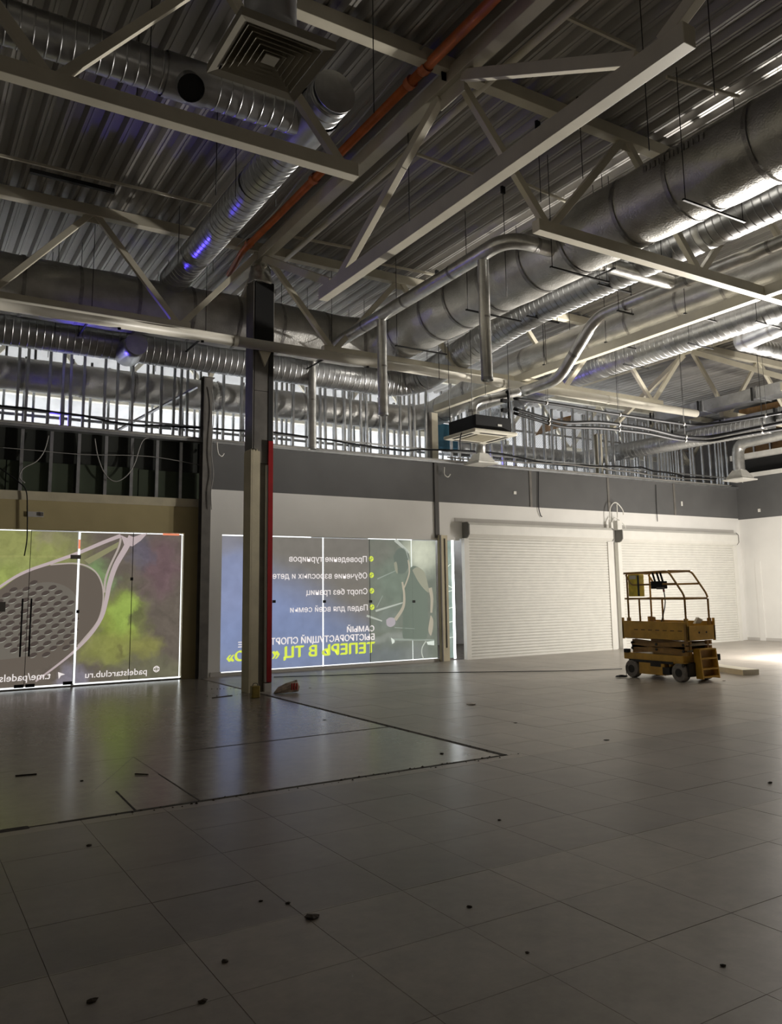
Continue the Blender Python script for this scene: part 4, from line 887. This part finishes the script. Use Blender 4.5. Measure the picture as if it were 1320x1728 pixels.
# conduits along the ledge
for k, (dy, z, r_, lb, m_) in enumerate(((-0.15, 4.95, 0.018, 'front grey conduit lying along the metal ledge', 'cable_grey'), (-0.09, 4.955, 0.02, 'pale conduit lying along the metal ledge behind the front one', 'plastic_white'), (-0.02, 4.955, 0.018, 'rear dull conduit lying along the metal ledge', 'galv_dull'))):
    pts = [Vector((x_, YF+dy+random.uniform(-.012, .012), z+random.uniform(-.006, .012))) for x_ in np.arange(-7, 23.3, 1.0)]
    tag(MB().tube(pts, r_, 6).build('conduit', m_), lb, 'conduit')
pts = [Vector((x_, YF+0.03, 5.22+0.07*math.sin(x_*1.1)+random.uniform(-.03, .03))) for x_ in np.arange(-4, 22.8, 0.5)]
tag(MB().tube(pts, 0.022, 6).build('cable_bundle', 'black_rubber'), 'dark sagging cable bundle strung along the studs', 'cable')
pts = [Vector((x_, YF+0.0, 5.12+0.05*math.sin(x_*0.8+1)+random.uniform(-.02, .02))) for x_ in np.arange(11.8, 22.8, 0.5)]
tag(MB().tube(pts, 0.018, 6).build('cable_bundle', 'cable_grey'), 'grey cable bundle strung along the studs at right', 'cable')
def cable(px_pts, yplane, r_, m_, label, name='hanging_cable'):
    pts = resample([Vector(q) for q in [onY(a, b, yplane) for a, b in smooth(px_pts, 6)]], 0.08)
    return tag(MB().tube(pts, r_, 6).build(name, m_), label, 'cable')
cable([(160, 740), (165, 770), (176, 798), (192, 812), (210, 806), (226, 785), (240, 745), (256, 738)], YF-0.05, 0.012, 'cable_grey', 'looped grey cable hanging in front of the green boards')
cable([(82, 735), (75, 760), (62, 778), (40, 790), (33, 805), (42, 815)], YF-0.05, 0.011, 'cable_grey', 'grey cable drooping at the left end of the green boards')
cable([(0, 755), (60, 760), (140, 767), (250, 770), (338, 785)], YF-0.06, 0.008, 'cable_grey', 'thin cable stretched across the green boards')
cable([(0, 790), (30, 812), (44, 828), (46, 860), (46, 895), (45, 915), (41, 938)], YF-0.08, 0.012, 'black_rubber', 'dark cable hanging down over the glass door')
cable([(357, 655), (361, 690), (357, 760), (360, 800), (356, 830), (357, 860)], YF-0.30, 0.009, 'cable_grey', 'thin wire running down the dark post')
cable([(909, 795), (909, 850), (912, 868), (915, 872)], YF-0.06, 0.012, 'black_rubber', 'short black cable hanging on the charcoal band above the shutter')
cable([(1107, 818), (1108, 850), (1110, 880)], YF-0.06, 0.01, 'black_rubber', 'short black cable hanging near the right end of the charcoal band')
cable([(750, 788), (750, 800), (756, 805), (760, 800)], YF-0.16, 0.014, 'plastic_white', 'white cable end hooked under the ledge beside the pale post')
cable([(366, 746), (368, 764), (374, 770), (378, 765)], YF-0.16, 0.014, 'plastic_white', 'white cable end hooked under the ledge beside the dark post')
cable([(1258, 815), (1262, 825), (1258, 833)], YF-0.3, 0.012, 'plastic_white', 'loose white cable end under the corner diffuser')
cable([(1250, 812), (1268, 822)], YF-0.3, 0.01, 'plastic_white', 'short white wire stub under the corner diffuser', 'wire_stub')
# ================================================================== CASSETTE AIR CONDITIONER
za = 4.72; xs = (9.32, 10.40); ys = (12.2, 13.25)
ac = thing('cassette_air_conditioner', (9.86, 12.7, za), 'black hanging cassette air conditioner with cream panel at centre right', 'air conditioner')
cx, cy = (xs[0]+xs[1])/2, (ys[0]+ys[1])/2
B((cx-0.45, cy-0.45, za+0.07), (cx+0.45, cy+0.45, za+0.36)).build('body', 'black_rubber', ac, 0.01)
B((xs[0], ys[0], za), (xs[1], ys[1], za+0.07)).build('front_panel', 'cream_panel', ac, 0.02)
B((cx-0.29, cy-0.29, za-0.008), (cx+0.29, cy+0.29, za+0.01)).build('intake_grille', 'grille', ac)
for k in range(9): B((cx-0.28, cy-0.27+k*0.065, za-0.014), (cx+0.28, cy-0.25+k*0.065, za-0.007)).build('grille_bar', 'grille', ac)
for lo, hi in (((cx-0.32, cy-0.46), (cx+0.32, cy-0.40)), ((cx-0.32, cy+0.40), (cx+0.32, cy+0.46)), ((cx-0.46, cy-0.32), (cx-0.40, cy+0.32)), ((cx+0.40, cy-0.32), (cx+0.46, cy+0.32))):
    B((*lo, za-0.006), (*hi, za+0.01)).build('louvre', 'black_steel', ac)
B((cx+0.10, cy-0.455, za+0.17), (cx+0.20, cy-0.45, za+0.21)).build('rating_plate', 'plastic_white', ac)
for sx in (-1, 1):
    for sy in (-1, 1): MB().tube([(cx+sx*0.47, cy+sy*0.38, za+0.15), (cx+sx*0.47, cy+sy*0.38, 8.2)], 0.006, 5).build('hanger_rod', 'black_steel', ac)
rx = cx+0.56
MB().tube(resample(fillet([(cx+0.45, cy-0.2, za+0.22), (rx+0.05, cy-0.2, za+0.25), (rx+0.05, cy-0.2, za+0.95), (rx+0.0, cy-0.2, za+1.0)], 0.1, 6), 0.05), 0.032, 8).build('riser', 'black_rubber', ac)
for z in (0.55, 0.75): B((rx-0.14, cy-0.24, za+z), (rx+0.0, cy-0.16, za+z+0.07)).build('clamp', 'black_rubber', ac)
MB().tube(resample(fillet([(cx-0.5, cy-0.1, za+0.12), (cx-0.58, cy-0.1, za-0.08), (cx-0.5, cy, za-0.3)], 0.1, 6), 0.05), 0.012, 6).build('drain_hose', 'black_rubber', ac)
# flexible foil spigot above it
t, pa, S = foil_duct('foil_pipe', [(cx-0.1, cy+0.1, za+0.36), (cx-0.1, cy+0.1, za+0.75), (cx+0.9, cy-0.2, za+1.02)], 0.09, 'short flexible foil pipe rising from the air conditioner', bend=0.25, tape=0.5, m='foil_pipe', n=14, step=0.04)
# insulated refrigerant pipes
def rpipe(pxx, yplane, cor, r_, label):
    pts = [onY(a, b, yplane) for a, b in pxx]; last = pts[-1]
    for a, b in cor: pts.append(onX(a, b, last.x))
    t = thing('refrigerant_pipe', pts[0], label, 'pipe')
    P_ = resample([Vector(q) for q in fillet(pts, 0.35, 5)], 0.12)
    MB().tube(P_, r_, 8).build('insulation', 'black_rubber', t)
    S_ = arc_len(P_); k = 0.9
    while k < S_[-1]-0.3:
        i = min(range(len(S_)), key=lambda q: abs(S_[q]-k)); i = max(1, min(i, len(P_)-2)); tg = (P_[i+1]-P_[i-1]).normalized()
        MB().tube([P_[i]-tg*0.02, P_[i]+tg*0.02], r_*1.25, 8).build('pipe_clip', 'cable_grey', t)
        MB().tube([P_[i], Vector((P_[i].x, P_[i].y, 8.2))], 0.004, 4).build('hanger_rod', 'black_steel', t); k += 2.2
rpipe([(868, 672), (950, 684), (1027, 697), (1107, 709), (1170, 718)], 12.6, [(1230, 712), (1320, 696)], 0.035, 'upper black insulated pipe sagging right from the air conditioner')
rpipe([(868, 690), (947, 714), (1013, 712), (1093, 723), (1147, 737), (1190, 739)], 12.6, [(1257, 726), (1330, 711)], 0.04, 'middle black insulated pipe sagging right from the air conditioner')
rpipe([(868, 697), (947, 721), (1013, 722), (1093, 731), (1147, 743), (1195, 745)], 12.6, [(1257, 733), (1330, 722)], 0.035, 'lowest black insulated pipe sagging right from the air conditioner')
# cone diffusers
def cone(px, pyb, Y, wd, label, neck_h, m='plastic_white', flex=True):
    q = onY(px, pyb, Y); t = thing('cone_diffuser', q, label, 'air diffuser'); z = q.z
    s0, s1 = wd/2, wd*0.2
    d = MB(); a = [(q.x-s0, Y-s0, z), (q.x+s0, Y-s0, z), (q.x+s0, Y+s0, z), (q.x-s0, Y+s0, z)]; b = [(q.x-s1, Y-s1, z+wd*0.42), (q.x+s1, Y-s1, z+wd*0.42), (q.x+s1, Y+s1, z+wd*0.42), (q.x-s1, Y+s1, z+wd*0.42)]
    mm = [(q.x-s0*.8, Y-s0*.8, z+wd*0.1), (q.x+s0*.8, Y-s0*.8, z+wd*0.1), (q.x+s0*.8, Y+s0*.8, z+wd*0.1), (q.x-s0*.8, Y+s0*.8, z+wd*0.1)]
    d.add(mm+b, [(k, (k+1) % 4, 4+(k+1) % 4, 4+k) for k in range(4)]+[(7, 6, 5, 4)]); d.build('hood', m, t)
    B((q.x-s0, Y-s0, z-0.02), (q.x+s0, Y+s0, z+0.02)).build('face_plate', m, t); B((q.x-s0*.8, Y-s0*.8, z+0.02), (q.x+s0*.8, Y+s0*.8, z+wd*0.1)).build('collar', m, t)
    return t, q
t, q = cone(812, 783, 15.95, 0.62, 'white cone diffuser hanging below the air conditioner near the ledge', 0)
MB().tube([(q.x, q.y, q.z+0.25), (q.x, q.y, q.z+0.5), (q.x, q.y, 5.55)], 0.13, 18).build('neck_duct', 'foil_pipe', t)
MB().tube([(q.x+0.2, q.y, q.z+0.1), (q.x+0.2, q.y, 8.2)], 0.005, 5).build('hanger_rod', 'black_steel', t)
t, q = cone(1249, 810, 15.4, 0.72, 'white cone diffuser on a spiral drop in the right corner', 0)
P_ = resample([Vector(v) for v in fillet([(q.x, q.y, q.z+0.28), (q.x, q.y, q.z+1.12), (q.x, q.y-2.2, q.z+1.2), (q.x, q.y-6.0, q.z+1.25)], 0.35, 10)], 0.035)
MB().tube(P_, 0.17, 20, True, lambda i, th: 0.172+0.007*(i % 2)).build('drop_duct', 'foil_pipe', t)
# loose hanger wires under the deck
hw = 0
for px, py0, py1, Y in ((366, 245, 330, 9.0), (630, 80, 190, 6.9), (690, 295, 380, 8.6), (1200, 75, 160, 5.0), (1085, 80, 250, 5.4), (910, 270, 340, 7.9), (980, 225, 300, 7.2), (720, 560, 700, 14.0), (853, 440, 500, 9.6), (740, 575, 640, 13.0)):
    q = onY(px, py0, Y); q1 = onY(px, py1, Y)
    t = thing('hanger_wire', (q.x, Y, q1.z), ('dark hanger wire with a clip under the deck, ' + ('above the left truss chord', 'at the top beside the orange pipe', 'below the truss node', 'at upper right over the largest duct', 'over the middle of the largest duct', 'left of the right truss', 'right of the main truss chord', 'above the white pipe end', 'beside the foil elbow', 'over the air conditioner')[hw]), 'wire'); hw += 1
    MB().tube([(q.x, Y, q1.z), (q.x, Y, 8.22)], 0.006, 5).build('rod', 'black_steel', t)
    B((q.x-0.04, Y-0.015, 8.08), (q.x+0.04, Y+0.015, 8.2)).build('clip', 'black_steel', t)

# ================================================================== SCISSOR LIFT
LX0, LX1, LY0, LY1 = 12.05, 12.80, 9.74, 11.22
L_ = thing('scissor_lift', ((LX0+LX1)/2, (LY0+LY1)/2, 0), 'yellow scissor lift with folded platform standing by the shutters', 'scissor lift')
mx = (LX0+LX1)/2
def wheel(x0, x1, y, r_=0.165):
    o = MB().tube([(x0, y, r_), (x0+0.015, y, r_), (x1-0.015, y, r_), (x1, y, r_)], r_, 24, True, lambda i, th: (r_-0.02, r_, r_, r_-0.02)[i]).build('wheel', 'tyre', L_)
    for xx in (x0-0.004, x1): MB().tube([(xx, y, r_), (xx+0.004, y, r_)], 0.075, 16).build('hub', 'dark_machine', o)
wheel(LX0-0.02, LX0+0.12, LY0+0.22); wheel(LX1-0.12, LX1+0.02, LY0+0.22); wheel(LX0-0.02, LX0+0.11, LY1-0.16); wheel(LX1-0.11, LX1+0.02, LY1-0.16)
# chassis
B((LX0+0.1, LY0+0.05, 0.10), (LX1-0.1, LY1-0.02, 0.34)).build('chassis_core', 'dark_machine', L_)
B((LX0, LY0+0.12, 0.34), (LX1, LY1+0.03, 0.46)).build('chassis_deck', 'yellow_paint', L_, 0.008)
B((LX0-0.01, LY0+0.54, 0.09), (LX0+0.1, LY1-0.34, 0.32)).build('side_tray', 'yellow_paint', L_, 0.006)
B((LX0-0.015, LY0+0.62, 0.24), (LX0-0.005, LY1-0.62, 0.32)).build('tray_recess', 'dark_machine', L_)
B((LX0-0.018, LY0+0.42, 0.11), (LX0+0.05, LY0+0.58, 0.24)).build('tray_recess', 'dark_machine', L_)
B((LX0-0.012, LY0+0.34, 0.3), (LX0, LY1-0.1, 0.345)).build('slot', 'dark_machine', L_)
B((LX1-0.1, LY0+0.54, 0.09), (LX1+0.01, LY1-0.34, 0.32)).build('side_tray', 'yellow_paint', L_, 0.006)
MB().prism([(LX0-0.005, LY0+0.02, 0.34), (LX0-0.005, LY0+0.45, 0.34), (LX0-0.005, LY0+0.43, 0.25), (LX0-0.005, LY0+0.36, 0.34-0.02), (LX0-0.005, LY0+0.08, 0.33)], (0.1, 0, 0)).build('wheel_guard', 'yellow_paint', L_)
MB().tube([(LX0-0.02, LY0+0.12, 0.29), (LX0, LY0+0.12, 0.29)], 0.03, 14).build('side_light', 'dark_machine', L_)
B((LX0-0.03, LY1-0.1, 0.46), (LX0+0.05, LY1, 0.53)).build('rear_light', 'black_rubber', L_); B((LX1-0.02, LY0-0.05, 0.36), (LX1+0.06, LY0+0.05, 0.47)).build('front_light', 'black_rubber', L_)
# ladder at the near end
for xx in (LX0+0.20, LX1-0.11): MB().prism([(xx, LY0-0.13, 0.06), (xx, LY0+0.02, 0.06), (xx, LY0+0.06, 0.58), (xx, LY0-0.08, 0.58)], (0.03, 0, 0)).build('ladder_side', 'yellow_paint', L_, 0.004)
for z, dp in ((0.08, 0.13), (0.22, 0.12), (0.40, 0.10), (0.56, 0.08)): B((LX0+0.23, LY0-dp, z), (LX1-0.11, LY0+0.04, z+0.025)).build('ladder_step', 'yellow_paint', L_)
B((LX0+0.23, LY0+0.0, 0.1), (LX1-0.11, LY0+0.02, 0.56)).build('ladder_back', 'rail_brown', L_)
B((LX0+0.02, LY0+0.02, 0.1), (LX0+0.2, LY0+0.06, 0.34)).build('end_plate', 'dark_machine', L_)
# folded scissor arms
for sx, xx in ((0, LX0+0.06), (0, LX0+0.13), (1, LX1-0.06), (1, LX1-0.13)):
    for k, (za_, zb_) in enumerate(((0.50, 0.58), (0.585, 0.50), (0.67, 0.60), (0.60, 0.68))):
        dx = 0.02*(k % 2)*(1 if sx == 0 else -1)
        MB().beam((xx+dx, LY0+0.1, za_), (xx+dx, LY1-0.14, zb_), 0.03, 0.075).build('scissor_arm', 'rail_brown', L_)
    for y, z in ((LY0+0.13, 0.54), (LY0+0.13, 0.65), (LY1-0.16, 0.55), (LY1-0.16, 0.65), ((LY0+LY1)/2, 0.55), ((LY0+LY1)/2, 0.64)):
        MB().tube([(xx-0.035, y, z), (xx+0.035, y, z)], 0.025, 10).build('pivot_pin', 'dark_machine', L_)
for z in (0.54, 0.65): MB().tube([(LX0+0.1, LY0+0.12, z), (LX1-0.1, LY0+0.12, z)], 0.03, 10).build('cross_tube', 'cream_panel', L_)
for xx in (LX0+0.02, LX0+0.10, LX1-0.17, LX1-0.09):
    for z in (0.46, 0.56, 0.65): B((xx, LY0+0.04, z), (xx+0.055, LY0+0.09, z+0.07)).build('arm_end', 'rail_brown', L_)
# platform
B((LX0+0.02, LY0+0.02, 0.73), (LX1-0.02, LY1-0.02, 0.77)).build('platform_floor', 'dark_machine', L_)
B((LX0-0.01, LY0, 0.74), (LX0+0.02, LY1+0.02, 1.06)).build('side_panel', 'yellow_paint', L_, 0.004)
B((LX1-0.02, LY0, 0.74), (LX1+0.01, LY1+0.02, 1.06)).build('side_panel', 'yellow_paint', L_, 0.004)
B((LX0-0.01, LY0-0.02, 0.74), (LX1+0.01, LY0+0.01, 0.99)).build('end_panel', 'yellow_paint', L_, 0.004)
B((LX0-0.01, LY1, 0.74), (LX1+0.01, LY1+0.03, 1.0)).build('end_panel', 'yellow_paint', L_, 0.004)
for xx in (LX0-0.01, LX1-0.03):
    for y in (LY0-0.02, LY1-0.0): B((xx, y, 0.72), (xx+0.04, y+0.03, 1.12)).build('corner_post', 'yellow_paint', L_)
B((LX0-0.02, LY0-0.0, 0.72), (LX0+0.0, LY0+0.05, 1.02)).build('corner_plate', 'rail_brown', L_)
for k in range(7): B((LX0-0.014, LY0+0.10+k*0.17, 0.895), (LX0-0.009, LY0+0.19+k*0.17, 0.907)).build('panel_slot', 'black_steel', L_)
for xx in (mx-0.07, mx+0.13): MB().tube([(xx, LY0-0.023, 0.87), (xx, LY0-0.018, 0.87)], 0.02, 12).build('bolt', 'black_steel', L_)
# guard rails: two bent hoops, mid rails, posts
def rail(pts, name='guard_rail', r_=0.019, bend=0.09): MB().tube(resample(fillet([Vector(p) for p in pts], bend, 6), 0.05), r_, 10).build(name, 'rail_brown', L_)
ry0, ry1 = LY0+0.03, LY1-0.12
for xx in (LX0+0.03, LX1-0.08):
    rail([(xx, LY1-0.05, 1.965), (xx, LY0+0.36, 1.98), (xx, ry0, 1.53), (xx, ry0, 1.02)])
    rail([(xx, LY1-0.05, 1.48), (xx, ry0, 1.475)]); rail([(xx, ry1, 1.02), (xx, ry1, 1.96)], 'rail_post')
    rail([(xx, ry1+0.02, 1.93), (xx, ry1-0.12, 1.74), (xx, LY0+0.18, 1.745)], bend=0.06)
    rail([(xx, ry1-0.28, 1.02), (xx, ry1-0.28, 1.47)], 'rail_post')
rail([(LX0+0.03, LY0+0.36, 1.98), (LX1-0.08, LY0+0.36, 1.98)]); rail([(LX0+0.03, ry1, 1.96), (LX1-0.08, ry1, 1.96)]); rail([(LX0+0.03, ry0, 1.475), (LX1-0.08, ry0, 1.475)]); rail([(LX0+0.03, ry1, 1.475), (LX1-0.08, ry1, 1.475)])
for xx in (LX0+0.03, LX1-0.08):
    for y in (ry0, ry1): B((xx-0.025, y-0.03, 1.0), (xx+0.025, y+0.03, 1.12)).build('post_socket', 'rail_brown', L_)
# document box and control box
B((LX0+0.02, ry1-0.31, 1.52), (LX0+0.16, ry1-0.03, 1.94)).build('document_box', 'yellow_bright', L_, 0.01)
B((LX0+0.0, ry1-0.31, 1.53), (LX0+0.02, ry1-0.28, 1.92)).build('box_edge', 'black_steel', L_); B((LX0+0.012, ry1-0.24, 1.85), (LX0+0.02, ry1-0.08, 1.92)).build('sticker', 'cream_panel', L_)
cb = B((LX0-0.0, LY0+0.50, 1.66), (LX0+0.16, LY0+0.76, 1.80)).build('control_box', 'black_rubber', L_, 0.01)
for y in (LY0+0.52, LY0+0.60, LY0+0.70): MB().beam((LX0+0.06, y, 1.79), (LX0+0.03, y+0.03, 1.97), 0.03, 0.035).build('bracket', 'black_steel', cb)
B((LX0-0.006, LY0+0.48, 1.65), (LX0+0.05, LY0+0.62, 1.69)).build('joystick_base', 'col_grey', cb)
MB().tube([(LX0+0.05, LY0+0.5, 1.60), (LX0+0.05, LY0+0.5, 1.66)], 0.018, 10).build('cable_gland', 'red_paint', L_)
MB().tube(resample(fillet([(LX0+0.05, LY0+0.5, 1.62), (LX0+0.06, LY0+0.48, 1.4), (LX0+0.1, LY0+0.62, 1.1), (LX0+0.12, LY0+0.7, 0.95)], 0.15, 8), 0.05), 0.010, 8).build('control_cable', 'black_rubber', L_)
for y, z in ((LY1-0.42, 1.06), (LY1-0.5, 1.05)): B((LX0+0.3, y, 0.9), (LX0+0.34, y+0.04, z+0.08)).build('latch', 'rail_brown', L_)
MB().prism([(mx+0.05, LY0+0.15, 1.02), (mx+0.15, LY0+0.15, 1.13), (mx+0.28, LY0+0.15, 1.08), (mx+0.2, LY0+0.15, 1.02)], (0, 0.05, 0)).build('latch', 'cream_panel', L_)
pts = []
for k in range(40):
    th = k*0.45; r_ = 0.10+0.03*math.sin(k*1.3); pts.append(Vector((LX0-0.12+r_*math.cos(th)*1.0, LY1+0.0+r_*math.sin(th)*0.8, 0.012+0.002*k/4)))
pts.append(Vector((LX0-0.03, LY1-0.05, 0.2))); pts.append(Vector((LX0+0.05, LY1-0.1, 0.36)))
MB().tube(pts, 0.007, 6).build('charging_cable', 'black_rubber', L_)
# white slab near the lift, papers, debris
a = onZ(1172, 1125); b = onZ(1268, 1139)
tag(MB().beam(Vector((a.x, a.y, 0.05)), Vector((b.x, b.y, 0.05)), 0.35, 0.1).build('foam_board', 'cream_panel'), 'pale slab lying on the bright floor right of the lift', 'slab')
cp = [onZ(px, py, 0.006) for px, py in ((1050, 1129), (980, 1132), (860, 1134), (760, 1135), (640, 1137), (560, 1140), (462, 1143))]
tag(MB().tube([q+Vector((0, 0, 0.006)) for q in cp], 0.008, 6).build('floor_cable', 'black_rubber'), 'thin dark cable lying across the floor in front of the shop fronts', 'cable')
def crumple(px, py, s_, m_, label, cat, name, flatn=0.35):
    q = onZ(px, py); d = MB(); n = 7
    vs = [q+Vector((0, 0, s_*flatn))]+[q+Vector((s_*random.uniform(.6, 1.1)*math.cos(2*math.pi*k/n), s_*random.uniform(.5, 1.1)*math.sin(2*math.pi*k/n), s_*flatn*random.uniform(.2, .8))) for k in range(n)]+[q+Vector((s_*.7*math.cos(2*math.pi*k/n), s_*.6*math.sin(2*math.pi*k/n), 0)) for k in range(n)]
    fs = [(0, 1+k, 1+(k+1) % n) for k in range(n)]+[(1+k, 1+n+k, 1+n+(k+1) % n, 1+(k+1) % n) for k in range(n)]+[tuple(1+n+k for k in range(n))[::-1]]
    return tag(d.add(vs, fs).build(name, m_), label, cat)
crumple(527, 1549, 0.045, 'dirt', 'largest dark crumb of debris on the near tiles', 'debris', 'debris_chunk')
for px, py, s_, lb in ((486, 1525, 0.02, 'small dark crumb just above the largest crumb'), (440, 1521, 0.018, 'faint dark crumb left of the pair near the tile edge'), (380, 1623, 0.026, 'small dark crumb at lower left centre'), (155, 1690, 0.03, 'small dark crumb nearest the lower left corner'),
        (342, 1691, 0.026, 'small dark crumb at the bottom edge left of centre'), (793, 1531, 0.022, 'small dark crumb near the centre of the near tiles'), (890, 1608, 0.015, 'tiny dark crumb on the lower middle tiles'), (1221, 1630, 0.02, 'small dark crumb at lower right'),
        (138, 1318, 0.025, 'small dark crumb on the bare slab at left'), (150, 1427, 0.028, 'dull crumb just below the groove at left'), (843, 1384, 0.02, 'small dark crumb right of the groove corner'), (1300, 1321, 0.03, 'small dark crumb near the right edge'),
        (1024, 1249, 0.05, 'thin dark scrap on the tiles below the lift'), (870, 1220, 0.04, 'dark scrap right of the bright floor streak'), (548, 1215, 0.04, 'dark scrap beside the long groove'), (1222, 1149, 0.05, 'dark scrap beside the front of the lift'), (523, 1161, 0.04, 'dark scrap right of the paper bag'), (746, 1272, 0.03, 'dark crumb lying on the long groove')):
    crumple(px, py, s_*0.85, 'dirt', lb, 'debris', 'debris_chunk', 0.15 if s_ > 0.03 else 0.45)
crumple(795, 1189, 0.09, 'paper', 'crumpled pale paper scrap on the floor in front of the shutter', 'paper', 'paper_scrap', 0.3)
# paper bag and tin by the column
q = onZ(482, 1170)
bg = thing('paper_bag', q, 'crumpled brown paper bag with red stripes beside the column', 'bag')
d = MB(); ring_ = []
for i, (s_, w_, h_) in enumerate(((-0.2, 0.05, 0.05), (-0.1, 0.10, 0.12), (0.02, 0.11, 0.17), (0.12, 0.12, 0.2), (0.2, 0.10, 0.21))):
    for k in range(8):
        th = 2*math.pi*k/8; ring_.append(q+Vector((s_, 0, 0))+Vector((0.02*random.uniform(-1, 1), w_*math.cos(th)+random.uniform(-.012, .012), max(0.0, h_/2+h_/2*math.sin(th)*random.uniform(.85, 1.1)))))
d.add(ring_, [(i*8+k, i*8+(k+1) % 8, (i+1)*8+(k+1) % 8, (i+1)*8+k) for i in range(4) for k in range(8)]+[tuple(range(8))[::-1]]); d.build('bag_body', 'bag_paper', bg)
for k in range(3): B((q.x+0.05+k*0.045, q.y-0.135, 0.06), (q.x+0.072+k*0.045, q.y-0.115, 0.17)).build('red_stripe', 'bag_red', bg)
q = onZ(432, 1178); tn = thing('metal_tin', q, 'small olive yellow tin standing at the foot of the column', 'tin')
B((q.x-0.065, q.y, 0), (q.x+0.075, q.y+0.10, 0.19)).build('tin_body', 'olive_tin', tn, 0.012); MB().tube(resample(fillet([(q.x-0.04, q.y+0.05, 0.18), (q.x-0.03, q.y+0.05, 0.23), (q.x+0.04, q.y+0.05, 0.23), (q.x+0.05, q.y+0.05, 0.18)], 0.02, 4), 0.02), 0.006, 6).build('tin_handle', 'dark_machine', tn)
# thin shards along the left part of the floor
for (a, b, lb) in (((26, 1310), (62, 1307), 'long thin dark splinter on the bare slab at far left'), ((228, 1307), (250, 1308), 'short dark splinter above the patched slab'), ((358, 1178), (392, 1174), 'dark lath lying left of the column foot')):
    tag(MB().beam(onZ(*a)+Vector((0, 0, 0.006)), onZ(*b)+Vector((0, 0, 0.006)), 0.014, 0.010).build('splinter', 'dirt'), lb, 'debris')
